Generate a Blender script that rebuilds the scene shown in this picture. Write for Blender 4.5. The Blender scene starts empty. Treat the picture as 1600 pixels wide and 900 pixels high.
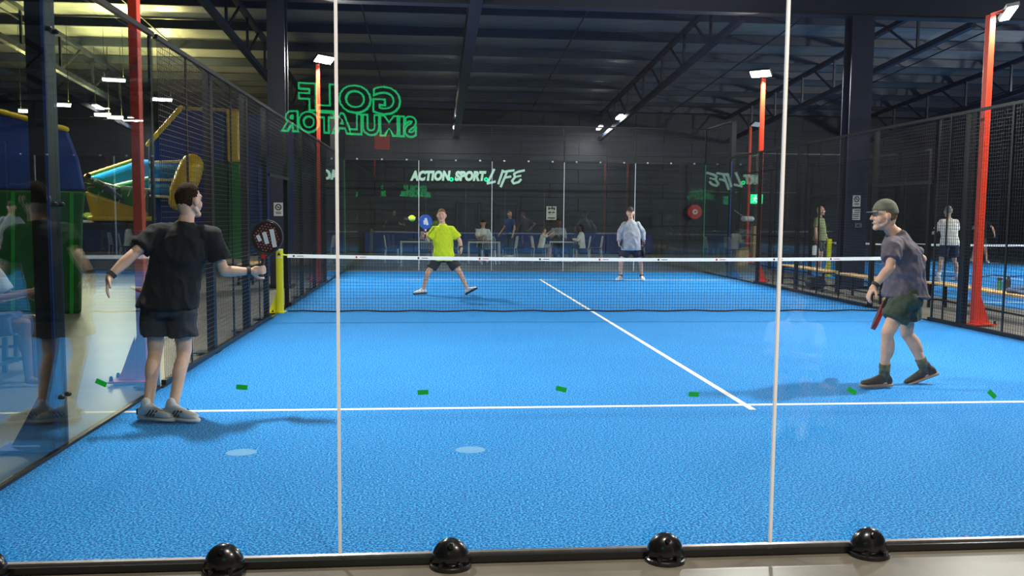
import bpy, bmesh, math, random
from mathutils import Vector, Matrix, noise
V = Vector
random.seed(7)
sc = bpy.context.scene
COL = sc.collection

# ------------------------------------------------------------------ camera
CP = V((-2.57867892, -3.83233295, 1.55410533))
YAW, PITCH, ROLL, FPX = 0.0901687671, 0.0837523369, 0.00869476973, 1349.02294
def cam_axes():
    cy, sy = math.cos(YAW), math.sin(YAW)
    f = V((sy*math.cos(PITCH), cy*math.cos(PITCH), -math.sin(PITCH)))
    r = V((cy, -sy, 0)); u = r.cross(f)
    c, s = math.cos(ROLL), math.sin(ROLL)
    return c*r + s*u, -s*r + c*u, f
CR, CU, CF = cam_axes()
cd = bpy.data.cameras.new('camera'); cam = bpy.data.objects.new('camera', cd); COL.objects.link(cam)
cd.sensor_width = 36; cd.lens = FPX/1600*36; cd.clip_start = .05; cd.clip_end = 200
cam.matrix_world = Matrix(((CR.x, CU.x, -CF.x, CP.x), (CR.y, CU.y, -CF.y, CP.y), (CR.z, CU.z, -CF.z, CP.z), (0, 0, 0, 1)))
sc.camera = cam

# ------------------------------------------------------------------ world, exposure
w = bpy.data.worlds.new('world'); sc.world = w; w.use_nodes = True
w.node_tree.nodes['Background'].inputs[0].default_value = (.01, .012, .02, 1)
sc.view_settings.view_transform = 'Standard'; sc.view_settings.look = 'None'
sc.view_settings.gamma = 1; sc.view_settings.use_curve_mapping = False
sc.view_settings.exposure = 0.42
sc.cycles.use_denoising = True
sc.cycles.max_bounces = 6; sc.cycles.diffuse_bounces = 3; sc.cycles.glossy_bounces = 4
sc.cycles.transparent_max_bounces = 32
sc.cycles.sample_clamp_indirect = 4.0
sc.cycles.caustics_reflective = False; sc.cycles.caustics_refractive = False

def lamp(name, loc, target, energy, sx, sy, color=(1, 1, 1), parent=None, spread=math.pi):
    d = bpy.data.lights.new(name, 'AREA'); d.shape = 'RECTANGLE'; d.size = sx; d.size_y = sy
    d.energy = energy; d.color = color; d.spread = spread
    o = bpy.data.objects.new(name, d); COL.objects.link(o)
    o.rotation_euler = (V(target)-V(loc)).to_track_quat('-Z', 'Y').to_euler()
    o.location = V(loc)
    if parent: o.parent = parent; o.location = V(loc)-origin(parent)
    return o

def origin(o):
    l = V((0, 0, 0))
    while o: l += o.location; o = o.parent
    return l
# point on the vertical plane y = Y seen at pixel (u, v); pixel to floor height z
def ray(u, v): return CF + CR*((u-800)/FPX) + CU*((450-v)/FPX)
def at(u, v, Y):
    d = ray(u, v); return CP + d*((Y-CP.y)/d.y)
def gr(u, v, z=0.0):
    d = ray(u, v); return CP + d*((z-CP.z)/d.z)

# ------------------------------------------------------------------ materials
MATS = {}
def mat(name, col, rough=.6, metal=0.0, var=0.0, scale=8.0, bump=0.0, bscale=40.0, emit=None, es=0.0, spec=.5, col2=None, stretch=(1, 1, 1), coat=0.0, trans=0.0):
    if name in MATS: return MATS[name]
    m = bpy.data.materials.new(name); m.use_nodes = True; nt = m.node_tree; b = nt.nodes['Principled BSDF']
    b.inputs['Base Color'].default_value = (*col, 1); b.inputs['Roughness'].default_value = rough
    b.inputs['Metallic'].default_value = metal; b.inputs['Specular IOR Level'].default_value = spec
    b.inputs['Coat Weight'].default_value = coat
    if emit: b.inputs['Emission Color'].default_value = (*emit, 1); b.inputs['Emission Strength'].default_value = es
    tc = nt.nodes.new('ShaderNodeTexCoord'); mp = nt.nodes.new('ShaderNodeMapping'); mp.inputs['Scale'].default_value = stretch
    nt.links.new(tc.outputs['Object'], mp.inputs[0])
    if var or col2:
        n = nt.nodes.new('ShaderNodeTexNoise'); n.inputs['Scale'].default_value = scale; n.inputs['Detail'].default_value = 4
        nt.links.new(mp.outputs[0], n.inputs['Vector'])
        r = nt.nodes.new('ShaderNodeValToRGB'); c2 = col2 or tuple(c*(1-var) for c in col)
        c1 = col if col2 else tuple(min(1, c*(1+var)) for c in col)
        r.color_ramp.elements[0].position = .35; r.color_ramp.elements[1].position = .65
        r.color_ramp.elements[0].color = (*c2, 1); r.color_ramp.elements[1].color = (*c1, 1)
        nt.links.new(n.outputs[0], r.inputs[0]); nt.links.new(r.outputs[0], b.inputs['Base Color'])
    if bump:
        n = nt.nodes.new('ShaderNodeTexNoise'); n.inputs['Scale'].default_value = bscale; n.inputs['Detail'].default_value = 3
        nt.links.new(mp.outputs[0], n.inputs['Vector'])
        bp = nt.nodes.new('ShaderNodeBump'); bp.inputs['Strength'].default_value = bump; bp.inputs['Distance'].default_value = .02
        nt.links.new(n.outputs[0], bp.inputs['Height']); nt.links.new(bp.outputs[0], b.inputs['Normal'])
    MATS[name] = m; return m

def glass_mat(name, tint, gloss=1.0):
    m = bpy.data.materials.new(name); m.use_nodes = True; nt = m.node_tree; nt.nodes.clear()
    o = nt.nodes.new('ShaderNodeOutputMaterial'); mx = nt.nodes.new('ShaderNodeMixShader')
    t = nt.nodes.new('ShaderNodeBsdfTransparent'); t.inputs[0].default_value = (*tint, 1)
    g = nt.nodes.new('ShaderNodeBsdfGlossy'); g.inputs['Roughness'].default_value = 0.0; g.inputs[0].default_value = (gloss, gloss, gloss, 1)
    geo = nt.nodes.new('ShaderNodeNewGeometry'); mr = nt.nodes.new('ShaderNodeMapRange')
    mr.inputs['To Min'].default_value = 1.52; mr.inputs['To Max'].default_value = 1/1.52
    fr = nt.nodes.new('ShaderNodeFresnel')
    nt.links.new(geo.outputs['Backfacing'], mr.inputs['Value']); nt.links.new(mr.outputs[0], fr.inputs['IOR'])
    nt.links.new(fr.outputs[0], mx.inputs[0]); nt.links.new(t.outputs[0], mx.inputs[1]); nt.links.new(g.outputs[0], mx.inputs[2])
    nt.links.new(mx.outputs[0], o.inputs[0]); MATS[name] = m; return m

def turf_mat(name, c1, c2, c3, sc_=95.0):
    m = bpy.data.materials.new(name); m.use_nodes = True; nt = m.node_tree; b = nt.nodes['Principled BSDF']
    b.inputs['Roughness'].default_value = .85; b.inputs['Specular IOR Level'].default_value = .08
    tc = nt.nodes.new('ShaderNodeTexCoord')
    n = nt.nodes.new('ShaderNodeTexNoise'); n.inputs['Scale'].default_value = sc_; n.inputs['Detail'].default_value = 3; n.inputs['Roughness'].default_value = .6
    n2 = nt.nodes.new('ShaderNodeTexNoise'); n2.inputs['Scale'].default_value = .6; n2.inputs['Detail'].default_value = 4
    r = nt.nodes.new('ShaderNodeValToRGB'); e = r.color_ramp.elements
    e[0].position = .425; e[0].color = (*c1, 1); e[1].position = .585; e[1].color = (*c3, 1)
    x = e.new(.5); x.color = (*c2, 1)
    mx = nt.nodes.new('ShaderNodeMix'); mx.data_type = 'RGBA'; mx.blend_type = 'MULTIPLY'; mx.inputs[0].default_value = .35
    rr = nt.nodes.new('ShaderNodeValToRGB'); rr.color_ramp.elements[0].position = .3; rr.color_ramp.elements[0].color = (.75, .75, .78, 1); rr.color_ramp.elements[1].position = .7
    bp = nt.nodes.new('ShaderNodeBump'); bp.inputs['Strength'].default_value = .5; bp.inputs['Distance'].default_value = .008
    L = nt.links.new
    L(tc.outputs['Object'], n.inputs['Vector']); L(tc.outputs['Object'], n2.inputs['Vector'])
    L(n.outputs[0], r.inputs[0]); L(n2.outputs[0], rr.inputs[0]); L(r.outputs[0], mx.inputs['A']); L(rr.outputs[0], mx.inputs['B'])
    L(mx.outputs['Result'], b.inputs['Base Color']); L(n.outputs[0], bp.inputs['Height']); L(bp.outputs[0], b.inputs['Normal'])
    MATS[name] = m; return m

TURF = turf_mat('blue_turf', (.006, .105, .42), (.014, .228, .66), (.085, .47, .95), 80.0)
GLASS = glass_mat('clear_glass', (.93, .965, .95))
SIDEGLASS = glass_mat('side_glass', (.90, .95, .94))
def checker_shirt():
    m = bpy.data.materials.new('check_cloth'); m.use_nodes = True; nt = m.node_tree; b = nt.nodes['Principled BSDF']; b.inputs['Roughness'].default_value = .9
    tc = nt.nodes.new('ShaderNodeTexCoord'); sx = nt.nodes.new('ShaderNodeSeparateXYZ'); nt.links.new(tc.outputs['Object'], sx.inputs[0])
    outs = []
    for k in (0, 2):
        a = nt.nodes.new('ShaderNodeMath'); a.operation = 'MULTIPLY'; a.inputs[1].default_value = 16; nt.links.new(sx.outputs[k], a.inputs[0])
        f = nt.nodes.new('ShaderNodeMath'); f.operation = 'FRACT'; nt.links.new(a.outputs[0], f.inputs[0])
        g = nt.nodes.new('ShaderNodeMath'); g.operation = 'LESS_THAN'; g.inputs[1].default_value = .12; nt.links.new(f.outputs[0], g.inputs[0]); outs.append(g)
    mx = nt.nodes.new('ShaderNodeMath'); mx.operation = 'MAXIMUM'; nt.links.new(outs[0].outputs[0], mx.inputs[0]); nt.links.new(outs[1].outputs[0], mx.inputs[1])
    c = nt.nodes.new('ShaderNodeMix'); c.data_type = 'RGBA'; c.inputs['A'].default_value = (.9, .84, .74, 1); c.inputs['B'].default_value = (.55, .47, .42, 1)
    nt.links.new(mx.outputs[0], c.inputs[0]); nt.links.new(c.outputs['Result'], b.inputs['Base Color']); return m
M = dict(
    concrete=mat('polished_concrete', (.155, .138, .112), .36, var=.18, scale=1.6, bump=.03, bscale=3, spec=.6),
    line=mat('white_line', (.85, .83, .78), .8, var=.08, scale=60),
    lineedge=mat('line_edge', (.28, .22, .17), .9),
    black=mat('black_steel', (.012, .012, .014), .38, .3),
    wire=mat('black_wire', (.10, .10, .11), .3, .85),
    rubber=mat('black_rubber', (.006, .006, .007), .25, coat=.5),
    steel=mat('galvanised_steel', (.35, .33, .32), .35, .8, var=.1, scale=30),
    chrome=mat('chrome', (.62, .63, .66), .35, .3),
    navy=mat('navy_paint', (.012, .017, .04), .45, var=.15, scale=3),
    purlin=mat('purlin_paint', (.02, .028, .055), .5, var=.15, scale=4),
    foil=mat('roof_foil', (.44, .46, .49), .36, .75, var=.12, scale=1.4, bump=.8, bscale=2.6, stretch=(1, 4, 1)),
    wall=mat('charcoal_wall', (.017, .022, .036), .6, var=.35, scale=1.5, stretch=(.35, 1, 5)),
    wallside=mat('side_wall', (.03, .033, .042), .6, var=.2, scale=2),
    red=mat('red_pole_paint', (.72, .045, .015), .4, coat=.3),
    yellow=mat('yellow_post', (.85, .80, .02), .45),
    white=mat('white_plastic', (.8, .8, .8), .5),
    tape=mat('net_tape', (.88, .87, .85), .7),
    net=mat('net_cord', (.006, .008, .02), .8),
    joint=mat('joint_strip', (.95, .95, 1.0), .6),
    greenedge=mat('green_glass_edge', (.05, .32, .14), .3),
    greentape=mat('green_tape', (.0, .42, .05), .55, emit=None),
    lampface=mat('lamp_face', (1, 1, 1), .5, emit=(1, .96, .88), es=30),
    tubeface=mat('tube_face', (1, 1, 1), .5, emit=(1, .97, .92), es=14),
    neon=mat('green_neon', (.0, .5, .15), .5, emit=(.02, 1, .30), es=3.2),
    neonface=mat('sign_face_dark', (.02, .02, .02), .5),
    signface=mat('sign_face_pale', (.55, .72, .66), .5, emit=(.50, .78, .68), es=.38),
    signdot=mat('sign_green', (.0, .6, .2), .5, emit=(.0, 1, .3), es=2.2),
    skin=mat('skin_fair', (.74, .46, .34), .55, var=.08, scale=14, spec=.35),
    skin2=mat('skin_ruddy', (.70, .40, .28), .55, var=.08, scale=14, spec=.35),
    skin3=mat('skin_brown', (.16, .075, .045), .55, var=.08, scale=14, spec=.35),
    hair=mat('hair_dark', (.030, .014, .008), .85, var=.5, scale=80, spec=.1),
    hairfair=mat('hair_fair', (.20, .11, .05), .85, var=.4, scale=80, spec=.1),
    hairgrey=mat('hair_grey', (.25, .22, .2), .6, var=.4, scale=80, bump=.6, bscale=120),
    eye=mat('eye_white', (.52, .47, .44), .3), iris=mat('iris_dark', (.02, .015, .012), .2), lips=mat('lips', (.42, .16, .12), .5),
    blackcloth=mat('black_cloth', (.007, .007, .009), .9, var=.2, scale=30, bump=.15, bscale=200),
    charcloth=mat('charcoal_cloth', (.024, .027, .033), .8, var=.2, scale=30, bump=.15, bscale=200),
    plum=mat('plum_grey_cloth', (.135, .105, .13), .85, var=.18, scale=25, bump=.2, bscale=250),
    olive=mat('olive_shorts', (.05, .068, .045), .85, var=.2, scale=25, bump=.15, bscale=200),
    lime=mat('lime_cloth', (.66, .80, .02), .85, var=.06, scale=20),
    limedk=mat('lime_dark_print', (.14, .30, .03), .85, var=.4, scale=25),
    greycloth=mat('grey_marl_cloth', (.34, .35, .40), .9, var=.15, scale=12),
    navycloth=mat('navy_cloth', (.015, .018, .045), .85),
    oliveshirt=mat('olive_shirt', (.30, .33, .15), .9, var=.2, scale=15),
    whitecloth=mat('white_cloth', (.78, .78, .78), .9),
    bluecloth=mat('blue_cloth', (.03, .08, .30), .85),
    jeans=mat('blue_jeans', (.06, .10, .20), .9),
    greencloth=mat('green_cloth', (.03, .14, .07), .85),
    check=checker_shirt(),
    cap=mat('cap_grey_green', (.16, .155, .12), .9, var=.15, scale=20),
    capdark=mat('cap_black', (.015, .018, .022), .7),
    shoewhite=mat('shoe_white', (.75, .72, .72), .6, var=.08, scale=30),
    shoeblack=mat('shoe_black', (.014, .012, .012), .6, var=.3, scale=40),
    soletan=mat('sole_tan', (.32, .22, .16), .7), soledark=mat('sole_dark', (.02, .02, .022), .7),
    sock=mat('camo_sock', (.025, .035, .03), .9, col2=(.09, .12, .10), scale=30),
    wood=mat('bench_wood', (.62, .40, .16), .45, var=.18, scale=4, stretch=(1, 6, 1)),
    vinblue=mat('vinyl_blue', (.012, .045, .24), .35, var=.15, scale=1.2, bump=.35, bscale=2.5),
    vinsky=mat('vinyl_sky', (.015, .25, .75), .25, bump=.3, bscale=4),
    vingreen=mat('vinyl_green', (.015, .24, .03), .3, bump=.3, bscale=4),
    vindkgreen=mat('vinyl_dark_green', (.008, .075, .015), .4, bump=.3, bscale=3),
    vinyellow=mat('vinyl_yellow', (.85, .55, .02), .3, bump=.3, bscale=4),
    vinnavy=mat('vinyl_navy', (.010, .018, .06), .4, bump=.4, bscale=4),
    ball=mat('ball_felt', (.62, .85, .03), .95, bump=.4, bscale=300),
    frame_red=mat('racket_red', (.60, .02, .02), .35), racketface=mat('racket_carbon', (.02, .008, .009), .4, var=.5, scale=60),
    racketblue=mat('racket_blue', (.01, .10, .50), .4), hole=mat('racket_hole', (.42, .12, .10), .6),
    hosered=mat('hose_reel_red', (.62, .03, .02), .4), paper=mat('notice_white', (.72, .72, .72), .7), ink=mat('ink_black', (.03, .03, .03), .7),
    card=mat('cardboard', (.55, .38, .16), .85, var=.1, scale=10), pink=mat('pink_card', (.8, .45, .5), .8),
    hinge=mat('mark_white', (.13, .36, .66), .9, var=.1, scale=80), exitgreen=mat('exit_green', (.0, .5, .15), .5, emit=(.0, .9, .28), es=1.6),
    exitwhite=mat('exit_white', (.6, 1, .7), .5, emit=(.6, 1, .75), es=2.0), bluepaint=mat('blue_steel', (.02, .05, .22), .5),
    redlouvre=mat('louvre_red', (.45, .03, .03), .6), green_can=mat('bottle_green', (.05, .22, .10), .25, coat=.5), bandblue=mat('band_blue', (.01, .03, .14), .6),
)

# ------------------------------------------------------------------ mesh helpers
class MB:
    def __init__(s): s.v = []; s.f = []; s.mi = []; s.cur = 0
    def add(s, vs, fs):
        k = len(s.v); s.v += [V(x) for x in vs]; s.f += [tuple(i+k for i in f) for f in fs]; s.mi += [s.cur]*len(fs); return s
    def box(s, c, d, rot=None):
        c = V(c); h = V(d)/2
        vs = [V((x*h.x, y*h.y, z*h.z)) for x in (-1, 1) for y in (-1, 1) for z in (-1, 1)]
        if rot is not None: vs = [rot @ q for q in vs]
        return s.add([c+q for q in vs], [(0, 1, 3, 2), (4, 6, 7, 5), (0, 4, 5, 1), (2, 3, 7, 6), (0, 2, 6, 4), (1, 5, 7, 3)])
    def bar(s, a, b, w, h, up=(0, 0, 1), caps=True):
        a, b = V(a), V(b); d = (b-a).normalized(); up = V(up)
        if abs(d.dot(up)) > .98: up = V((0, 1, 0))
        x = d.cross(up).normalized(); y = x.cross(d)
        q = [x*(w/2*i)+y*(h/2*j) for i, j in ((-1, -1), (1, -1), (1, 1), (-1, 1))]
        fs = [(0, 4, 5, 1), (1, 5, 6, 2), (2, 6, 7, 3), (3, 7, 4, 0)]
        if caps: fs += [(0, 1, 2, 3), (7, 6, 5, 4)]
        return s.add([a+k for k in q]+[b+k for k in q], fs)
    def loft(s, rings, n=16, closed=True):
        vs = []; fs = []
        for c, ax, by in rings:
            for i in range(n):
                t = 2*math.pi*i/n; vs.append(V(c)+ax*math.cos(t)+by*math.sin(t))
        for k in range(len(rings)-1):
            for i in range(n):
                j = (i+1) % n; fs.append((k*n+i, k*n+j, (k+1)*n+j, (k+1)*n+i))
        if closed: fs.append(tuple(range(n-1, -1, -1))); fs.append(tuple((len(rings)-1)*n+i for i in range(n)))
        return s.add(vs, fs)
    def capsule(s, a, b, ra, rb, n=14, cap=True):
        a, b = V(a), V(b); d = b-a
        if d.length < 1e-6: d = V((0, 0, 1e-5))
        d = d.normalized(); x = d.orthogonal().normalized(); y = d.cross(x)
        R = []
        if cap:
            for t in (85, 60, 30): t = math.radians(t); R.append((a-d*ra*math.sin(t), x*ra*math.cos(t), y*ra*math.cos(t)))
        R += [(a, x*ra, y*ra), (b, x*rb, y*rb)]
        if cap:
            for t in (30, 60, 85): t = math.radians(t); R.append((b+d*rb*math.sin(t), x*rb*math.cos(t), y*rb*math.cos(t)))
        return s.loft(R, n)
    def cone(s, a, b, ra, rb, n=16): return s.capsule(a, b, ra, rb, n, False)
    def chain(s, pts, rs, n=14):
        for i in range(len(pts)-1): s.capsule(pts[i], pts[i+1], rs[i], rs[i+1], n)
        return s
    def ell(s, c, r, X=(1, 0, 0), Y=(0, 1, 0), Z=(0, 0, 1), n=18, m=10, fn=None):
        X, Y, Z = V(X), V(Y), V(Z); vs = []; fs = []
        for k in range(1, m):
            p = math.pi*k/m
            for i in range(n):
                t = 2*math.pi*i/n; q = V((math.sin(p)*math.cos(t), math.sin(p)*math.sin(t), math.cos(p)))
                vs.append(q)
        vs += [V((0, 0, 1)), V((0, 0, -1))]
        out = []
        for q in vs:
            f = fn(q) if fn else 1.0
            out.append(V(c)+X*(q.x*r[0]*f)+Y*(q.y*r[1]*f)+Z*(q.z*r[2]*f))
        for k in range(m-2):
            for i in range(n):
                j = (i+1) % n; fs.append((k*n+i, (k+1)*n+i, (k+1)*n+j, k*n+j))
        T, B = len(vs)-2, len(vs)-1
        for i in range(n):
            j = (i+1) % n; fs.append((T, i, j)); fs.append((B, (m-2)*n+j, (m-2)*n+i))
        return s.add(out, fs)
    def prism(s, pts, off):
        n = len(pts); pts = [V(p) for p in pts]; off = V(off)
        return s.add(pts+[p+off for p in pts], [tuple(range(n)), tuple(range(2*n-1, n-1, -1))]+[(i, i+n, (i+1) % n+n, (i+1) % n) for i in range(n)])
    def build(s, name, m, parent=None, smooth=False, voxel=None, fold=None, iters=4, kind=None, bevel=0, label=None):
        o0 = origin(parent) if parent else V((0, 0, 0))
        me = bpy.data.meshes.new(name); me.from_pydata([tuple(q-o0) for q in s.v], [], s.f)
        ms = m if isinstance(m, (list, tuple)) else [m]
        for k in ms: me.materials.append(k)
        if len(ms) > 1: me.polygons.foreach_set('material_index', s.mi)
        bm = bmesh.new(); bm.from_mesh(me); bmesh.ops.recalc_face_normals(bm, faces=bm.faces); bm.to_mesh(me); bm.free()
        o = bpy.data.objects.new(name, me); COL.objects.link(o)
        if parent: o.parent = parent
        if voxel or bevel:
            if voxel:
                r = o.modifiers.new('r', 'REMESH'); r.mode = 'VOXEL'; r.voxel_size = voxel; r.adaptivity = 0
                sm = o.modifiers.new('s', 'SMOOTH'); sm.factor = .5; sm.iterations = iters
            else:
                bv = o.modifiers.new('b', 'BEVEL'); bv.width = bevel; bv.segments = 3; bv.limit_method = 'ANGLE'
            dg = bpy.context.evaluated_depsgraph_get(); ne = bpy.data.meshes.new_from_object(o.evaluated_get(dg))
            o.modifiers.clear(); old = o.data; o.data = ne; ne.name = name; bpy.data.meshes.remove(old); me = ne
            if not me.materials:
                for k in ms: me.materials.append(k)
        if fold:
            amp, fx, fz = fold; sd = random.random()*50
            me.update(); nrm = [v.normal.copy() for v in me.vertices]
            for v, nn in zip(me.vertices, nrm):
                c = v.co
                a = noise.noise(V((c.x*fx+sd+c.z*2.5, c.y*fx, c.z*fz))); b2 = noise.noise(V((c.x*fx*2.6, c.y*fx*2.6+sd, c.z*fz*2.2+c.x*5)))
                v.co = c+nn*(amp*((1-abs(a)*2.6)*.9+b2*.5))
        if smooth or voxel: me.polygons.foreach_set('use_smooth', [True]*len(me.polygons))
        me.update()
        if kind: o['kind'] = kind
        if label: o['label'] = label
        return o

def tag(o, label=None, cat=None, group=None, kind=None):
    if label: o['label'] = label
    if cat: o['category'] = cat
    if group: o['group'] = group
    if kind: o['kind'] = kind
    return o
def thing(name, loc, label=None, cat=None, group=None, kind=None, rz=0):
    o = bpy.data.objects.new(name, None); COL.objects.link(o); o.location = V(loc); o.rotation_euler = (0, 0, rz); o.empty_display_size = .1
    return tag(o, label, cat, group, kind)
def copy_tree(o, parent=None):
    c = o.copy(); COL.objects.link(c); c.parent = parent
    for ch in list(o.children): copy_tree(ch, c)
    return c
def text_obj(name, body, size, m, loc, ux, uz, parent, extrude=.01, offset=0.0, shear=0.0, align='CENTER', stretch=1.0, kind=None, spacing=1.0):
    cu = bpy.data.curves.new(name, 'FONT'); cu.body = body; cu.size = size; cu.extrude = extrude; cu.offset = offset; cu.shear = shear
    cu.align_x = align; cu.align_y = 'CENTER'; cu.resolution_u = 4; cu.space_character = spacing
    t = bpy.data.objects.new('tmp', cu); COL.objects.link(t)
    dg = bpy.context.evaluated_depsgraph_get(); me = bpy.data.meshes.new_from_object(t.evaluated_get(dg))
    bpy.data.objects.remove(t); bpy.data.curves.remove(cu)
    o0 = origin(parent) if parent else V((0, 0, 0)); ux = V(ux).normalized(); uz = V(uz).normalized(); nn = ux.cross(uz)
    for v in me.vertices:
        c = v.co; v.co = V(loc)-o0+ux*(c.x*stretch)+uz*c.y+nn*c.z
    me.materials.clear(); me.materials.append(m)
    o = bpy.data.objects.new(name, me); COL.objects.link(o); me.name = name
    if parent: o.parent = parent
    if kind: o['kind'] = kind
    return o

# ================================================================== SETTING
def box_struct(name, lo, hi, m, label=None):
    lo, hi = V(lo), V(hi); c = (lo+hi)/2
    return tag(MB().box(c, hi-lo).build(name, m), label, None, None, 'structure')
XL, XR, YB, YF = -24.0, 22.0, -9.0, 32.0
floor = box_struct('floor', (XL, YB, -.2), (XR, YF, -.02), M['concrete'], 'polished grey brown concrete floor of the sports hall')
box_struct('wall_left', (XL-.2, YB, -.2), (XL, YF, 10), M['wallside'])
box_struct('wall_right', (XR, YB, -.2), (XR+.2, YF, 10), M['wallside'])
box_struct('wall_front', (XL, YB-.2, -.2), (XR, YB, 10), M['wallside'])
wall_back = box_struct('wall_back', (XL, YF+.06, -.2), (XR, YF+.3, 10), M['wall'], 'dark charcoal cladding wall at the far end of the hall')
# cladding boards with recessed joints
cl = []
z = 0.0
rows = []
while z < 5.9: rows.append((z, min(5.9, z+.58))); z += .58
proto = None
for r, (a, b) in enumerate(rows):
    x = -12.2 + (1.2 if r % 2 else 0)
    while x < XR-.1:
        x1 = min(XR-.05, x+2.4)
        p = MB().box(((x+x1)/2, YF+.03, (a+b)/2), (x1-x-.02, .05+.012*random.random(), b-a-.018)).build('cladding_panel', M['wall'], wall_back)
        x = x1
for nm, zc in (('girt', 4.93),):
    MB().box((4.5, YF-.06, zc), (35, .08, .07)).build('wall_girt', M['wallside'], wall_back)
MB().box((4.5, YF-.03, 2.62), (35, .05, .06)).build('wall_ledge', M['black'], wall_back)
# doors, far wall
for n, (u0, u1, v0, v1) in enumerate(((716, 747, 317, 392), (775, 806, 320, 392), (1290, 1318, 322, 395))):
    a, b = at(u0, v0, YF-.04), at(u1, v1, YF-.04)
    d = thing('door_%d' % (n+1), ((a.x+b.x)/2, YF-.04, 0), kind='structure')
    MB().box(((a.x+b.x)/2, YF-.02, a.z/2), (b.x-a.x, .04, a.z)).build('door_leaf', M['navy'], d)
    fr = MB()
    for xx in (a.x-.04, b.x+.04): fr.box((xx, YF-.03, a.z/2), (.07, .08, a.z+.08))
    fr.box(((a.x+b.x)/2, YF-.03, a.z+.04), (b.x-a.x+.15, .08, .08)); fr.build('door_frame', M['purlin'], d)
    MB().capsule((b.x-.12, YF-.09, .98), (b.x-.02, YF-.09, .98), .014, .014, 8).build('door_handle', M['chrome'], d)
    MB().box(((a.x+b.x)/2, YF-.045, a.z*.72), ((b.x-a.x)*.6, .012, a.z*.3)).build('door_panel', M['purlin'], d)
# lower dark blue band along the far wall
pad = thing('trim_1', (0, YF-.1, 0), 'dark blue panels along the foot of the far wall', kind='structure')
x = -5.4
while x < 6:
    MB().box((x+.98, YF-.1, .42), (1.985, .08, .82)).build('band_panel', M['bandblue'], pad, bevel=.02); x += 2.0

# roof: foil sheets between purlins, falling away with distance
def roofz(y): return 8.45-.0757*y
ceiling = box_struct('ceiling', (XL, YB, 10), (XR, YF+.3, 10.1), M['wallside'])
rf = MB().add([(XL, YB, roofz(YB)), (XR, YB, roofz(YB)), (XR, YF+.3, roofz(YF+.3)), (XL, YF+.3, roofz(YF+.3))], [(0, 1, 2, 3)])
rf.add([q+V((0, 0, .1)) for q in rf.v], [(3, 2, 1, 0)])
rf.build('foil_lining', M['foil'], ceiling)
py = 19.1-2.05*13
while py < 31.8:
    if py > YB+.2: MB().box((-1, py, roofz(py)-.14), (45.8, .09, .24)).build('purlin', M['purlin'], ceiling)
    py += 2.05
# rods of the roof bracing
for k, x0 in enumerate((-22, -17.5, -13.5, -10.2, -4.4, 1.3, 7.0, 12.5, 18)):
    MB().bar((x0, -8, roofz(-8)-.3), (x0, 31, roofz(31)-.3), .03, .03).build('bracing_rod', M['purlin'], ceiling)
def chordz(y): return 7.14-.0757*y
def truss(x, y0=8.0, label=''):
    if x > -5: y0 = 15.25
    t = thing('roof_truss', (x, y0, chordz(y0)), label, kind='structure')
    MB().bar((x, y0, chordz(y0)), (x, 31.9, chordz(31.9)), .14, .14).build('bottom_chord', M['navy'], t)
    MB().bar((x, y0, roofz(y0)-.33), (x, 31.9, roofz(31.9)-.33), .14, .12).build('top_chord', M['navy'], t)
    y = y0
    while y < 31:
        MB().bar((x, y, chordz(y)), (x, y, roofz(y)-.33), .06, .06).build('web_post', M['navy'], t)
        MB().bar((x, y, chordz(y)), (x, min(31.9, y+1.5), roofz(min(31.9, y+1.5))-.33), .05, .05).build('web_brace', M['navy'], t)
        y += 2.3
for x, l in ((-18.5, 'navy roof truss above the left inflatables, furthest left'), (-13, 'navy roof truss above the blue and yellow slide'), (-7.4, 'navy roof truss just left of the dark column at the net'),
             (4.25, 'navy roof truss running to the pair of lamps right of centre'), (9.65, 'navy roof truss above the right hand floodlight pole'), (15.4, 'navy roof truss furthest right above the neighbouring court')):
    truss(x, label=l)
t = thing('roof_beam', (-1.7, 8, 6.5), 'solid navy rafter beam running away above the court centre', kind='structure')
MB().bar((-1.7, 8, chordz(8)+.22), (-1.7, 31.9, chordz(31.9)+.22), .05, .42).build('web_plate', M['navy'], t)
for dz in (0, .45): MB().bar((-1.7, 8, chordz(8)+dz), (-1.7, 31.9, chordz(31.9)+dz), .26, .035).build('flange', M['navy'], t)
MB().box((5.9, 15.0, 6.02+.35), (25.5, .05, .72)).build('tmpweb', M['navy']).name = 'cross_beam'
cb = bpy.data.objects['cross_beam']; tag(cb, 'deep navy beam crossing the hall overhead between the columns', None, None, 'structure')
cb.rotation_euler = (0, 0, 0)
for dz in (-.01, .72): MB().box((5.9, 15.0, 6.02+dz), (25.5, .30, .03)).build('flange', M['navy'], cb)
def column(x, y, h, wx, label):
    t = thing('steel_column', (x, y, -.02), label, 'column', kind='structure')
    MB().box((x, y, h/2), (.04, .34, h)).build('web_plate', M['navy'], t)
    for s in (-1, 1): MB().box((x, y+s*.18, h/2), (wx, .03, h)).build('flange', M['navy'], t)
    MB().box((x, y, .01), (wx+.2, .6, .04)).build('base_plate', M['black'], t)
    return t
column(-5.86, 15, 6.0, .36, 'dark steel column left of the court behind the yellow net post')
column(6.83, 15, 6.0, .50, 'dark steel column right of the court with two notices on it')

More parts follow.
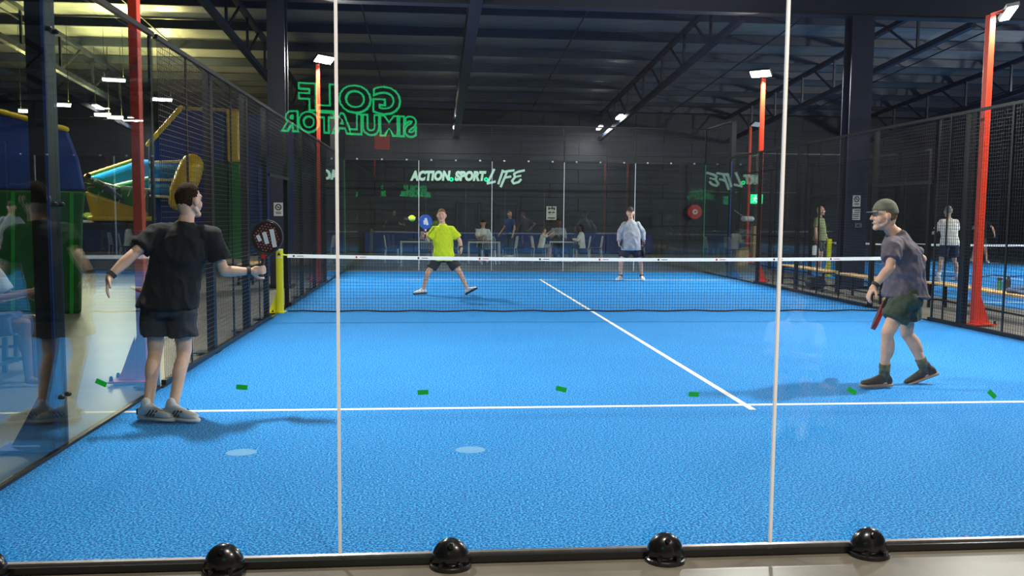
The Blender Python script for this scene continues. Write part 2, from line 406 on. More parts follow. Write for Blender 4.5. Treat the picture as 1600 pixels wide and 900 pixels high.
# ================================================================== COURT
turf = MB().box((0, 10, -.01), (10, 20, .02)).build('court_turf', TURF)
tag(turf, 'bright blue sanded turf of the padel court in front', 'court surface', kind='structure')
def line(a, b, nm, wd=.05, parent=None, z=.002):
    a, b = V(a), V(b); d = (b-a).normalized(); s = d.cross(V((0, 0, 1)))*wd/2
    return MB().add([a-s+V((0, 0, z)), a+s+V((0, 0, z)), b+s+V((0, 0, z)), b-s+V((0, 0, z)), a-s*1.15, a+s*1.15, b+s*1.15, b-s*1.15],
                    [(0, 1, 2, 3), (4, 0, 3, 7), (1, 5, 6, 2), (0, 4, 5, 1), (3, 2, 6, 7)]).build(nm, M['line'], parent or turf)
line((-5, 3.05, 0), (5, 3.05, 0), 'service_line'); line((-5, 16.95, 0), (5, 16.95, 0), 'service_line')
line((0, 2.86, .001), (0, 17.1, .001), 'centre_line')
for u, v in ((377, 707), (735, 703)):
    p = gr(u, v); MB().ell((p.x, p.y, .001), (.10, .085, .0012), n=20, m=4).build('pale_dot', M['hinge'], turf)
# turf edging
for sx in (-1, 1): MB().box((sx*5.015, 10, .0), (.03, 20.1, .012)).build('edge_strip', M['rubber'], turf)

def wires(mb, axis, fixed, a0, a1, z0, z1, st=.05, wd=.004, off=0.0):
    # axis 'y': panel in plane x = fixed running along y; axis 'x': plane y = fixed
    n = int(round((z1-z0)/st)); m = int(round((a1-a0)/st))
    def P(a, z, o=0): return V((fixed+o, a, z)) if axis == 'y' else V((a, fixed+o, z))
    for i in range(n+1):
        z = z0+(z1-z0)*i/n; mb.bar(P(a0, z, off), P(a1, z, off), wd, wd, caps=False)
    for i in range(m+1):
        a = a0+(a1-a0)*i/m; mb.bar(P(a, z0), P(a, z1), wd, wd, caps=False)
    return mb
ZT = 3.08
def side_fence(x, sgn, ys, door, label):
    t = thing('mesh_fence', (x, 10, 0), label, 'fence')
    for y in ys:
        MB().box((x+sgn*.05, y, ZT/2), ((.08, .13, ZT) if 5 < y < 8.5 else (.02, .045, ZT) if y < 5 else (.02, .03, ZT) if y in (12.8, 8.75) else (.07, .08, ZT))).build('post', M['black'], t)
        MB().box((x+sgn*.10, y, .006), (.26, .22, .012)).build('foot_plate', M['black'], t)
    for y0, y1 in zip(ys[:-1], ys[1:]):
        z0 = .06
        if (y0, y1) == door: z0 = 2.15; MB().box((x, (y0+y1)/2, 2.12), (.04, y1-y0-.1, .04)).build('door_header', M['black'], t)
        wires(MB(), 'y', x, y0+.05, y1-.05, z0, ZT-.02).build('wire_mesh', M['wire'], t, kind='stuff')
        MB().box((x, (y0+y1)/2, ZT), (.04, y1-y0, .04)).build('top_rail', M['black'], t)
        if z0 < 1:
            MB().box((x, (y0+y1)/2, .03), (.04, y1-y0, .05)).build('bottom_rail', M['black'], t)
            MB().bar((x-.012, (y0+y1)/2, .06), (x-.012, (y0+y1)/2, ZT), .012, .03).build('stiffener', M['black'], t)
    return t
side_fence(-5.0, -1, (4.08, 6, 7.8, 9.15, 10.95, 12.6, 14.3, 16), (9.15, 10.95), 'black wire mesh fence along the left side of the court')
side_fence(5.0, 1, (4.08, 6, 8, 8.75, 10.65, 12.8, 13.8, 16), (8.75, 10.65), 'black wire mesh fence along the right side of the court')

def glass_end(y, sgn, zt, label, name='glass_wall'):
    t = thing(name, (0, y, 0), label, 'glass wall')
    for x in (-5, -3, -1, 1, 3):
        MB().box((x+1, y, zt/2+.02), (2-.012, .012, zt-.03)).build('glass_pane', GLASS, t)
    for x in (-3, -1, 1, 3):
        MB().box((x, y, zt/2+.02), (.013, .016, zt-.02)).build('joint_strip', M['joint'], t)
    for s in (-1, 1): MB().box((s*4.995, y, zt/2), (.012, .014, zt)).build('edge_strip', M['greenedge'], t)
    MB().box((0, y-sgn*.0, .012), (10.1, .026, .024)).build('base_rail', M['steel'], t)
    MB().box((0, y+sgn*.027, .0), (10.1, .028, .03)).build('base_angle', M['rubber'], t)
    # upper mesh
    for x in (-5, -3, -1, 1, 3):
        wires(MB(), 'x', y, x, x+2, zt+.04, 4.0, .05, .003).build('wire_mesh', M['wire'], t, kind='stuff')
    for x in (-5, -3, -1, 1, 3, 5):
        MB().box((x, y+sgn*.03, (zt+4)/2), (.04, .04, 4-zt+.06)).build('upper_post', M['black'], t)
    MB().box((0, y, 4.0), (10, .04, .04)).build('top_rail', M['black'], t)
    MB().box((0, y+sgn*.02, zt+.02), (10, .05, .05)).build('middle_rail', M['black'], t)
    for i in range(15): MB().ell((-4.66+i*.666, y-sgn*.03, zt+.02), (.028, .02, .028), n=10, m=6).build('clamp_knob', M['chrome'], t)
    return t
glass_end(0, -1, 3.02, 'near glass back wall the camera looks through, with two pale joints')
glass_end(20, 1, 3.02, 'far glass back wall of the court below the wall sign')
def side_glass(x, sgn, y0, far, label):
    t = thing('side_glass_wall', (x, y0, 0), label, 'glass wall')
    tall = (y0, y0+2) if not far else (y0+2, y0+4)
    for a, b in ((y0, y0+2), (y0+2, y0+4)):
        MB().box((x, (a+b)/2, 1.53), (.012, 1.985, 2.99)).build('glass_pane', SIDEGLASS, t)
        zt = 4.0 if (a, b) == tall else ZT
        if zt > 3.5: wires(MB(), 'y', x, a, b, 3.06, 3.98, .05, .003).build('wire_mesh', M['wire'], t, kind='stuff')
        MB().box((x, (a+b)/2, zt), (.04, 2, .04)).build('top_rail', M['black'], t)
        MB().box((x, (a+b)/2, .012), (.03, 2, .02)).build('base_rail', M['black'], t)
    yp = y0+2
    MB().box((x+sgn*.07, yp, 2.0), (.12, .14, 4.0)).build('middle_post', M['black'], t)
    MB().box((x+sgn*.022, yp, 1.5), (.02, .16, 3.0)).build('blue_bracket', M['bluepaint'], t)
    g = MB().prism([(x+sgn*.02, yp, .02), (x+sgn*.34, yp, .02), (x+sgn*.05, yp, .55)], (0, .012, 0)); g.box((x+sgn*.2, yp, .006), (.4, .2, .012)); g.build('foot_gusset', M['bluepaint'], t)
    for dy in (-.05, .05):
        for z in (.35, 1.6, 2.7): MB().capsule((x-sgn*.012, yp+dy, z), (x+sgn*.012, yp+dy, z), .016, .016, 8).build('bolt', M['black'], t)
    if far:
        MB().box((x, y0+4, 1.5), (.016, .016, 3)).build('edge_strip', M['greenedge'], t)
    return t
side_glass(-5.0, -1, 0.0, False, 'left side glass wall nearest the camera, mirroring the court')
side_glass(5.0, 1, 0.0, False, 'right side glass wall nearest the camera beyond the frame edge')
side_glass(-5.0, -1, 16.0, True, 'far left side glass wall behind the red lamp pole')
side_glass(5.0, 1, 16.0, True, 'far right side glass wall mirroring the wall sign')

# hemispherical rubber covers along the near glass
DL = ['black dome cover cut off by the left edge of the picture', 'black dome cover below the black shirted player', 'black dome cover left of centre, below the yellow shirted player',
      'black dome cover right of centre, before the second glass joint', 'black dome cover rightmost, below the plum shirted player']
for k, (u, v) in enumerate(((-12, 889), (352, 884), (704, 878), (1041, 871), (1368, 868))):
    p = gr(u, v); p = V((p.x, -.058, -.02))
    t = thing('glass_clamp_cover', p, DL[k], 'clamp cover', 'dome covers along the foot of the near glass')
    MB().ell((p.x, -.050, .004), (.088, .065, .104), n=32, m=18, fn=lambda q: 1.0 if q.z > -.1 else .8).build('dome', M['rubber'], t, smooth=True)
    MB().loft([((p.x, -.060, -.02), V((.096, 0, 0)), V((0, .085, 0))), ((p.x, -.060, -.004), V((.094, 0, 0)), V((0, .083, 0))), ((p.x, -.060, 0), V((.088, 0, 0)), V((0, .078, 0)))], 28).build('base_flange', M['rubber'], t)
    for s in (-1, 1): MB().cone((p.x+s*.042, -.122, -.004), (p.x+s*.042, -.122, .016), .013, .011, 6).build('bolt', M['rubber'], t)
    MB().cone((p.x, -.092, .085), (p.x, -.104, .09), .014, .012, 6).build('screw', M['rubber'], t)
# green tape strips stuck on the glass
TL = ['green tape strip on the glass furthest left, beside the red pole base', 'green tape strip on the glass right of the black shirted player', 'green tape strip on the glass below the yellow shirted player',
      'green tape strip on the glass near the picture centre', 'green tape strip on the glass left of the centre line end', 'green tape strip on the glass at the plum shirted player\'s front shoe', 'green tape strip on the glass furthest right']
for k, (u, v, a) in enumerate(((158, 598, -25), (378, 605, -5), (661, 613, 2), (877, 608, -12), (1084, 616, -3), (1331, 611, -30), (1550, 616, -42))):
    p = at(u, v, -.009)
    R_ = Matrix.Rotation(math.radians(-a), 3, 'Y')
    tag(MB().box(p, (.048, .002, .022), R_).build('green_tape_strip', M['greentape']), TL[k], 'tape', 'green tape strips on the near glass')

# ------------------------------------------------------------------ net
def make_net(x0, x1, y, label, kinds=True):
    n = thing('court_net', ((x0+x1)/2, y, 0), label, 'net')
    mb = MB(); m = int((x1-x0)/.05)
    def sag(x): t = (x-(x0+x1)/2)/((x1-x0)/2); return .88+.04*t*t
    a, b = x0+.12, x1-.12
    for i in range(m+1):
        x = a+(b-a)*i/m; mb.bar((x, y, .02), (x, y, sag(x)-.03), .0035, .0035, caps=False)
    for j in range(18):
        for s in range(8):
            xa, xb = a+(b-a)*s/8, a+(b-a)*(s+1)/8; f = j/17
            mb.bar((xa, y, .02+(sag(xa)-.05)*f), (xb, y, .02+(sag(xb)-.05)*f), .0035, .0035, caps=False)
    mb.build('net_mesh', M['net'], n, kind='stuff')
    tp = MB()
    for s in range(12):
        xa, xb = a+(b-a)*s/12, a+(b-a)*(s+1)/12
        tp.bar((xa, y, sag(xa)-.027), (xb, y, sag(xb)-.027), .012, .056, caps=False)
    tp.build('top_tape', M['tape'], n)
    bt = MB()
    for s in range(40):
        xa, xb = a+(b-a)*s/40, a+(b-a)*(s+1)/40
        bt.bar((xa, y-.01*math.sin(s*.9), .018+.008*math.sin(s*1.7)), (xb, y-.01*math.sin((s+1)*.9), .018+.008*math.sin((s+1)*1.7)), .014, .022, caps=False)
    bt.build('bottom_hem', M['net'], n)
    if kinds:
        for i in range(10):
            x = a+.1+i*.975; m2 = M['frame_red'] if i % 2 else M['navycloth']
            MB().box((x, y-.0075, sag(x)-.027), (.028, .003, .028)).build('printed_mark', m2, n)
            MB().box((x+.1, y-.0075, sag(x)-.027), (.10, .002, .009)).build('printed_mark', m2, n)
    return n
make_net(-5, 5, 10, 'black padel net with white top tape across the front court')
make_net(8.0, 17.7, 18.5, 'padel net of the neighbouring court on the right', False)
def net_post(x, y, sgn, label, logo=False):
    t = thing('net_post', (x, y, 0), label, 'net post')
    MB().box((x, y, .5), (.10, .10, 1.0)).build('upright', M['yellow'], t, bevel=.008)
    MB().prism([(x+sgn*.05, y-.04, .01), (x+sgn*.17, y-.04, .01), (x+sgn*.05, y-.04, .32)], (0, .08, 0)).build('foot_gusset', M['yellow'], t)
    MB().box((x+sgn*.06, y-.02, .008), (.28, .24, .016)).build('foot_plate', M['yellow'], t)
    MB().capsule((x+sgn*.1, y-.10, .016), (x+sgn*.1, y-.10, .03), .016, .014, 8).build('bolt', M['black'], t)
    MB().capsule((x-sgn*.05, y, .91), (x-sgn*.12, y, .90), .014, .012, 8).build('hook', M['yellow'], t)
    if logo:
        MB().box((x, y-.052, .93), (.07, .004, .09)).build('badge', M['yellow'], t)
        MB().prism([(x-.028, y-.056, .90), (x+.028, y-.056, .90), (x, y-.056, .955)], (0, .003, 0)).build('badge_mark', M['ink'], t)
        MB().box((x, y-.052, .985), (.09, .004, .012)).build('badge_strip', M['white'], t)
        MB().box((x, y-.052, .865), (.09, .004, .012)).build('badge_strip', M['white'], t)
net_post(-5.0, 10.0, -1, 'bright yellow net post at the left end of the net', True)
net_post(5.02, 10.0, 1, 'yellow net post at the right end, behind the plum shirted player', True)
net_post(7.98, 18.5, -1, 'yellow net post of the neighbouring court beside the olive shirted player')

# ------------------------------------------------------------------ lamp poles
def lamp_pole(x, y, h, aim, label, on=True, energy=300, sx=.5, tw=.10, sy=.2):
    t = thing('floodlight_pole', (x, y, -.02), label, 'light pole')
    MB().box((x, y, h/2), (tw*.8, tw, h)).build('pole', M['red'], t, bevel=.006)
    s = 1 if x > 0 else -1
    g = MB().prism([(x+s*.06, y-.04, 0), (x+s*.22, y-.04, 0), (x+s*.06, y-.04, .42)], (0, .012, 0)); g.prism([(x+s*.06, y+.03, 0), (x+s*.22, y+.03, 0), (x+s*.06, y+.03, .42)], (0, .012, 0)); g.build('foot_gusset', M['red'], t)
    MB().box((x+s*.1, y, .008), (.36, .24, .02)).build('foot_plate', M['red'], t)
    for dy in (-.09, .09): MB().capsule((x+s*.26, y+dy, .02), (x+s*.26, y+dy, .05), .02, .016, 8).build('bolt', M['black'], t)
    d = (V(aim)-V((x, y, h))).normalized(); hz = V((d.x, d.y, 0)).normalized(); c = V((x, y, h+.03))+hz*.22
    side = hz.cross(V((0, 0, 1))); up = side.cross(d).normalized()*-1
    lo = d
    R_ = Matrix((side, up, -lo)).transposed()
    MB().bar((x, y, h), c+V((0, 0, .03)), .10, .03).build('bracket', M['red'], t)
    MB().box(c, (sx, sy+.04, .05), R_).build('lamp_housing', M['black'], t)
    MB().box(c+lo*.032, (sx-.04, sy, .012), R_).build('lamp_lens', M['lampface'] if on else M['white'], t)
    if on: lamp('floodlight', c+lo*.06, c+lo*3, energy, sx-.04, sy, (1, .97, .93), t)
    return t
lamp_pole(-5.25, 4.32, 5.1, (-1, 6, 0), 'tall red lamp pole left, passing behind the black shirted player', energy=380)
lamp_pole(-5.25, 16.7, 5.05, (-2.5, 14, 0), 'red lamp pole left of the far court with a lit lamp', energy=380)
lamp_pole(5.28, 16.6, 4.95, (3.2, 14, 0), 'red lamp pole right of the far court with a lit lamp', energy=380)
lamp_pole(5.28, 4.2, 5.1, (1, 6, 0), 'red lamp pole right of the camera side court outside the frame', energy=360)
lamp_pole(5.42, 8.25, 4.5, (6.0, 7.95, 0), 'red lamp pole at the right edge with a long lamp on top', energy=150, sx=.9, tw=.11, sy=.12)
lamp_pole(8.0, 24.7, 4.65, (10, 22, 0), 'short red pole behind the right far lamp pole with a tilted plate', on=False)

# neighbouring court
nc = MB().box((12.7, 18.5, -.01), (10, 20, .02)).build('neighbour_court_turf', TURF)
tag(nc, 'blue turf of the neighbouring padel court on the right', 'court surface', kind='structure')
line((7.7, 11.5, 0), (17.7, 11.5, 0), 'service_line', parent=nc); line((7.7, 25.5, 0), (17.7, 25.5, 0), 'service_line', parent=nc); line((12.7, 11.4, 0), (12.7, 25.6, .001), 'centre_line', parent=nc)
t = thing('mesh_fence', (7.7, 18, 0), 'black mesh fence of the neighbouring court, beyond the benches', 'fence')
ysn = (13.3, 14.6, 16.6, 18.95, 21.8, 24.5)
for y in ysn: MB().box((7.66, y, 1.5), (.08, .08, 3)).build('post', M['black'], t)
for y0, y1 in zip(ysn[:-1], ysn[1:]):
    dz = 2.1 if y0 == 16.6 else .05
    wires(MB(), 'y', 7.7, y0, y1, dz, 3.0, .1, .004).build('wire_mesh', M['wire'], t, kind='stuff')
    for z in (3.0, 1.0, .05) if dz < 1 else (3.0, 2.1): MB().box((7.7, (y0+y1)/2, z), (.04, y1-y0, .04)).build('rail', M['black'], t)
t = thing('glass_wall', (12.7, 28.5, 0), 'far glass wall of the neighbouring court', 'glass wall')
for k in range(5): MB().box((8.7+2*k, 28.5, 1.5), (1.98, .012, 3)).build('glass_pane', GLASS, t)
for k in range(6): MB().box((7.7+2*k, 28.53, 2.0), (.05, .05, 4)).build('post', M['black'], t)
MB().box((12.7, 28.52, 4), (10, .04, .04)).build('top_rail', M['black'], t)
for x, y in ((17.9, 12), (17.9, 20)):
    lamp_pole(x, y, 5.0, (12.7, 18, 0), {12: 'unseen red lamp pole that lights the neighbouring court, near right corner', 20: 'unseen red lamp pole that lights the far half of the neighbouring court'}[y], energy=620) if x > 10 else None  # unseen poles kept out of frame so the neighbouring court is lit
#lamp_pole(17.95, 18.5, 5.0, (11, 19, 0), 'red lamp pole beside the net of the neighbouring court, out of frame', energy=260)

# ================================================================== HALL LAMPS
def tube_lamp(p, d, label, energy=40, col=(1, .97, .9), L=.75, upcol=(1, .80, .26), up=0):
    t = thing('hanging_lamp', p, label, 'ceiling lamp')
    p = V(p); d = V(d).normalized()
    MB().bar(p-d*L/2, p+d*L/2, .12, .05).build('lamp_housing', M['white'], t)
    MB().bar(p-d*(L/2-.02)-V((0, 0, .04)), p+d*(L/2-.02)-V((0, 0, .04)), .13, .06).build('diffuser', M['tubeface'], t)
    z = min(roofz(p.y)-.02, p.z+2.5)
    for s in (-1, 1): MB().bar(p+d*s*L*.4, (p.x+d.x*s*L*.4, p.y+d.y*s*L*.4, z), .01, .01).build('hanger', M['black'], t)
    if energy: lamp('tube_light', p-V((0, 0, .09)), p-V((0, 0, 2)), energy, .7, .12, col, t)
    if up: lamp('added_uplight', p+V((0, 0, .06)), p+V((0, 0, 2)), up, .7, .12, upcol, t)  # yellow uplight added above the lamp to tint the roof foil
tube_lamp(at(968, 181, 27.5)-V((0, 0, 0)), (0, 1, -.07), 'upper of the two lamps hanging right of centre', 65)
tube_lamp(at(937, 198, 30.5), (0, 1, -.07), 'lower of the two lamps hanging right of centre', 65)
tube_lamp(at(715, 177, 27.5), (0, 1, -.07), 'upper of the two lamps below the rafter beam', 65)
tube_lamp(at(711, 196, 30.5), (0, 1, -.07), 'lower of the two lamps below the rafter beam', 65)
WY = (1, .86, .45)
for k, (u, v, Y, l) in enumerate(((178, 123, 22, 'single lamp high over the slide, left of the red pole'), (253, 154, 24, 'lamp just right of the tall red pole, over the blue tower'), (160, 178, 24, 'left lamp of the joined pair above the slide'),
        (180, 182, 24, 'right lamp of the joined pair above the slide'), (92, 162, 22, 'lamp just right of the near black post'), (48, 172, 22, 'lamp just left of the near black post'))):
    tube_lamp(at(u, v, Y), (1, .25, 0), l, 150, (1, .90, .62), L=.46 if k in (2, 3) else .62, up=125)
for p, l in (((-9.5, 9, 6.6), 'unseen lamp added over the near left inflatable to warm the roof'), ((-13, 14, 6.3), 'unseen lamp added over the blue inflatable wall to warm the roof')):
    tube_lamp(p, (1, 0, 0), l, 45, (1, .85, .5), up=120)  # out of frame lamps added to turn the left roof yellow
tube_lamp((-1.5, -3.0, 6.4), (1, 0, 0), 'unseen lamp added behind the camera to light the walkway', 290, (1, .9, .75))  # this and the next lamp are added, unseen, to brighten the walkway floor
tube_lamp((2.5, -5.0, 6.4), (1, 0, 0), 'second unseen lamp added behind the camera to light the walkway', 290, (1, .9, .75))
#tube_lamp((0, 25.5, 5.6), (1, 0, 0), 'lamp over the spectator tables, hidden by the glare', 60, (1, .97, .95))
tube_lamp((6.6, 5, 6.8), (0, 1, 0), 'unseen lamp added above the frame to light the floor by the benches', 25, (1, .97, .95))  # added out of view to brighten the concrete beside the benches

# ================================================================== SIGNS
s = thing('wall_sign', at(730, 275, 31.9), 'lit white lettering ACTION.SPORT.LIFE on the far wall', 'sign')
text_obj('lettering', 'ACTION', .50, M['signface'], at(672.5, 275.3, 31.95), (1, 0, .012), (0, 0, 1), s, .03, .034, .16, stretch=.80, spacing=1.03)
text_obj('lettering', 'SPORT', .50, M['signface'], at(734, 275.8, 31.95), (1, 0, .012), (0, 0, 1), s, .03, .034, .16, stretch=.80, spacing=1.03)
for u, v in ((705.3, 280.2), (759.6, 280.4)):
    c = at(u, v, 31.95)
    mb = MB()
    for i in range(16):
        a0, a1 = 2*math.pi*i/16, 2*math.pi*(i+1)/16
        mb.bar(c+V((math.cos(a0)*.062, 0, math.sin(a0)*.062)), c+V((math.cos(a1)*.062, 0, math.sin(a1)*.062)), .04, .04, up=(0, 1, 0))
    mb.build('green_dot', M['signdot'], s, label='glowing green ring used as a full stop')
def stroke(pts, wd, m, parent, name='lettering'):
    mb = MB()
    for (a, b) in zip(pts[:-1], pts[1:]):
        A, B = at(630+a[0]/8, 250+a[1]/8, 31.95), at(630+b[0]/8, 250+b[1]/8, 31.95)
        d = (B-A).normalized(); sd = V((-d.z, 0, d.x))*wd/2
        mb.prism([A-sd-d*.02, A+sd*.7-d*.02, B+sd*.8+d*.02, B-sd+d*.02], (0, .06, 0))
    mb.build(name, m, parent)
W = .105
stroke([(1140, 118), (1100, 200), (1058, 285)], W, M['signface'], s); stroke([(1050, 292), (1150, 268)], W, M['signface'], s)
stroke([(1248, 128), (1220, 215), (1192, 298)], W, M['signface'], s)
stroke([(1300, 150), (1262, 240), (1222, 335)], W, M['signface'], s); stroke([(1255, 145), (1330, 135), (1385, 128)], W, M['signface'], s); stroke([(1275, 218), (1345, 205)], W, M['signface'], s)
stroke([(1515, 132), (1440, 148), (1388, 172), (1400, 215), (1362, 262), (1382, 290), (1440, 275), (1472, 242)], W, M['signface'], s); stroke([(1390, 212), (1470, 195)], W*.8, M['signface'], s)
# sign behind the camera, seen only as a mirror image in the glass
g = thing('wall_sign', (-3.7, -8.0, 2.95), 'green neon GOLF SIMULATOR sign, seen mirrored in the near glass', 'sign')
MB().box((-3.7, -8.12, 2.95), (2.6, .1, 1.1)).build('sign_board', M['neonface'], g)
for txt, cx, cz, sz, st in (('GOLF', -3.70, 3.07, .47, 1.10), ('SIMULATOR', -3.70, 2.745, .34, .92)):
    text_obj('letter_outline', txt, sz, M['neon'], (cx, -8.045, cz), (-1, 0, .03), (0, 0, 1), g, .012, .028, 0, stretch=st, spacing=1.05)
    text_obj('letter_face', txt, sz, M['neonface'], (cx, -8.02, cz), (-1, 0, .03), (0, 0, 1), g, .012, .002, 0, stretch=st, spacing=1.05)
def notice(u, v, Y, w_, h_, label, rows=3, sym=False):
    c = at(u, v, Y); t = thing('notice', c, label, 'notice')
    MB().box(c, (w_, .01, h_)).build('sheet', M['paper'], t)
    if sym:
        mb = MB()
        for i in range(20):
            a0, a1 = 2*math.pi*i/20, 2*math.pi*(i+1)/20; r = w_*.3; cc = c+V((0, -.008, h_*.16))
            mb.bar(cc+V((math.cos(a0)*r, 0, math.sin(a0)*r)), cc+V((math.cos(a1)*r, 0, math.sin(a1)*r)), .022, .006, up=(0, 1, 0))
        mb.bar(cc+V((-r*.7, 0, r*.7)), cc+V((r*.7, 0, -r*.7)), .006, .022, up=(0, 1, 0)); mb.box(cc, (r*1.0, .006, r*.35)); mb.build('symbol', M['ink'], t)
        for i in range(2): MB().box(c+V((0, -.007, -h_*(.22+.1*i))), (w_*.6, .004, h_*.05)).build('text_line', M['ink'], t)
    else:
        for i in range(rows): MB().box(c+V((random.uniform(-.02, .02), -.007, h_*(.36-.72*i/(rows-1)))), (w_*.72, .004, h_*.07)).build('text_line', M['ink'], t)
    return t
notice(435, 327, 14.79, .19, .28, 'small white no smoking notice on the left column', sym=True)
notice(1338.5, 314, 14.79, .18, .25, 'upper white notice with a circle symbol on the right column', sym=True)
notice(1338, 335, 14.79, .18, .25, 'lower white notice with rows of text on the right column', 5)
c = at(1341, 352, 14.77); t = thing('switch_box', c, 'small grey switch box below the notices on the column', 'switch'); MB().box(c, (.15, .05, .11)).build('box', M['steel'], t, bevel=.006); MB().capsule(c-V((.02, .02, 0)), c-V((.02, .045, 0)), .02, .02, 10).build('knob', M['ink'], t)
n = notice(861.5, 333, 31.95, .42, .56, 'white notice board with black symbols on the far wall', 2)
c = at(861.5, 331, 31.84)
for dx, dz in ((-.1, .14), (.03, .16), (.12, .12)): MB().box(c+V((dx, 0, dz)), (.05, .005, .11)).build('symbol', M['ink'], n)
for dx, wd in ((-.07, .13), (.09, .12)): MB().box(c+V((dx, 0, -.02)), (wd, .005, .05)).build('symbol', M['ink'], n)
# hose reel
c = at(1086, 331, 31.72); t = thing('fire_hose_reel', c, 'round red fire hose reel on the far wall', 'hose reel')
MB().cone(c, c+V((0, .05, 0)), .30, .30, 32).build('reel_disc', M['hosered'], t); MB().cone(c+V((0, .16, 0)), c+V((0, .2, 0)), .30, .30, 32).build('reel_disc', M['hosered'], t)
MB().cone(c+V((0, .05, 0)), c+V((0, .16, 0)), .24, .24, 24).build('hose_coil', M['rubber'], t)
MB().cone(c-V((0, .02, 0)), c, .11, .11, 20).build('hub_label', M['paper'], t); MB().cone(c-V((0, .04, 0)), c-V((0, .02, 0)), .04, .04, 12).build('hub', M['hosered'], t)
MB().bar(c+V((0, .2, 0)), c+V((0, .28, 0)), .1, .1).build('bracket', M['hosered'], t); MB().capsule(c+V((-.1, .02, -.3)), c+V((-.04, .0, -.5)), .02, .015, 8).build('nozzle', M['ink'], t)
# red louvre
c = at(597, 222, 31.96); t = thing('wall_vent', c, 'square red vent grille high on the far wall', 'vent')
MB().box(c, (.60, .06, .58)).build('backing', M['redlouvre'], t)
for i in range(9): MB().box(c+V((0, -.04, -.26+.065*i)), (.60, .02, .02)).build('slat', M['hosered'], t)
for i in range(9): MB().box(c+V((-.27+.0675*i, -.05, 0)), (.018, .02, .58)).build('slat', M['hosered'], t)
# exit sign
c = at(1182, 311, 27); t = thing('exit_sign', c, 'glowing green exit sign beyond the far right glass', 'exit sign')
MB().box(c, (.44, .06, .34)).build('box', M['exitgreen'], t)
mb = MB(); cc = c+V((0, -.035, 0)); mb.capsule(cc+V((-.05, 0, .09)), cc+V((-.05, 0, .10)), .03, .03, 8)
for a, b in (((-.05, .06), (-.08, -.02)), ((-.08, -.02), (-.14, -.09)), ((-.08, -.02), (-.01, -.10)), ((-.05, .05), (.01, .0)), ((-.05, .05), (-.13, .02))): mb.capsule(cc+V((a[0], 0, a[1])), cc+V((b[0], 0, b[1])), .016, .016, 6)
mb.box(cc+V((.11, 0, 0)), (.12, .01, .22)); mb.build('running_figure', M['exitwhite'], t)
MB().bar(c+V((0, 0, .17)), (c.x, c.y, roofz(27)+.02), .02, .02).build('hanger', M['black'], t)
# camera on far right, cardboard stack
c = at(1168, 342, 22.5); t = thing('wall_camera', c, 'white cylindrical security camera seen through the far right glass', 'camera')
MB().capsule(c-V((.13, 0, 0)), c+V((.13, 0, 0)), .085, .085, 16).build('body', M['white'], t); MB().bar(c+V((-.1, 0, .05)), c+V((-.45, .1, .3)), .04, .03).build('arm', M['steel'], t); MB().bar(c+V((-.45, .1, .3)), (c.x-.45, c.y+.1, 0), .05, .05).build('stand', M['black'], t)
a = at(1179, 410, 25)
t = thing('cardboard_box', (a.x, 25, -.02), 'tall narrow cardboard box standing beyond the far right glass', 'box'); MB().box((a.x, 25, .62), (.26, .3, 1.28)).build('carton', M['card'], t, bevel=.01); MB().box((a.x, 24.845, .62), (.05, .005, 1.28)).build('packing_tape', M['soletan'], t)
b = at(1160, 410, 23.8)
t = thing('cardboard_box', (b.x, 23.8, -.02), 'low cardboard box beside the tall narrow one', 'box'); MB().box((b.x-.02, 23.8, .23), (.34, .3, .5)).build('carton', M['card'], t, bevel=.01); MB().prism([(b.x-.19, 23.65, .48), (b.x+.15, 23.65, .48), (b.x+.12, 23.56, .58), (b.x-.14, 23.56, .6)], (0, .01, 0)).build('flap', M['card'], t)

# ================================================================== INFLATABLES (left)
def slab(pts, Y, depth, m, name, parent, bevel=.12, sh=-.45):
    P = [at(u, v, Y) for u, v in pts]
    for q in P: q.z = max(q.z, -.02)
    return MB().prism(P, (depth*(sh if Y < 15 else 0 if Y > 20.5 else -.30), depth, 0)).build(name, m, parent, smooth=False, bevel=bevel)
def tube(parent, name, pts, Y, r, m, segs=1):
    P = [at(u, v, Y) for u, v in pts]; mb = MB()
    for a, b in zip(P[:-1], P[1:]):
        n = max(1, int((b-a).length/(r*3)))
        for i in range(n):
            p, q = a.lerp(b, i/n), a.lerp(b, (i+1)/n); mm = p.lerp(q, .5)
            mb.capsule(p, mm, r*.86, r, 12); mb.capsule(mm, q, r, r*.86, 12)
    return mb.build(name, m, parent, smooth=True)
t = thing('inflatable_wall', (-10.5, 11, -.02), 'big blue inflatable wall with green foot behind the near left post', 'inflatable')
slab([(-420, 120), (0, 176), (106, 203), (124, 250), (134, 298), (-420, 290)], 10, 2.6, M['vinblue'], 'upper_panel', t, .05)
slab([(-420, 290), (134, 298), (130, 345), (128, 497), (-420, 510)], 10, 2.6, M['vindkgreen'], 'lower_panel', t, .05)
tube(t, 'top_roll', [(-420, 118), (0, 174), (104, 202)], 10, .045, M['vinyellow'])
for u in (-80, 20, 112):
    P = [at(u, 300, 9.99), at(u, 490, 9.99)]; MB().bar(P[0], P[1], .05, .02, up=(0, 1, 0)).build('seam_strip', M['vingreen'], t)
t = thing('inflatable_slide', (-10.8, 20.5, -.02), 'inflatable slide with blue rolls, green ramp and yellow foot', 'inflatable')
slab([(132, 298), (229, 330), (229, 345), (144, 345)], 20, 3.0, M['vinyellow'], 'yellow_foot', t, .08)
slab([(131, 276), (150, 282), (190, 292), (229, 294), (229, 331), (138, 308)], 20.1, 2.8, M['vingreen'], 'green_ramp', t, .08)
slab([(134, 277), (222, 248), (240, 252), (240, 296), (180, 292)], 22.5, .9, M['vinsky'], 'blue_side', t, .1)
tube(t, 'cream_edge', [(134, 275), (222, 246)], 22.4, .06, M['card'])
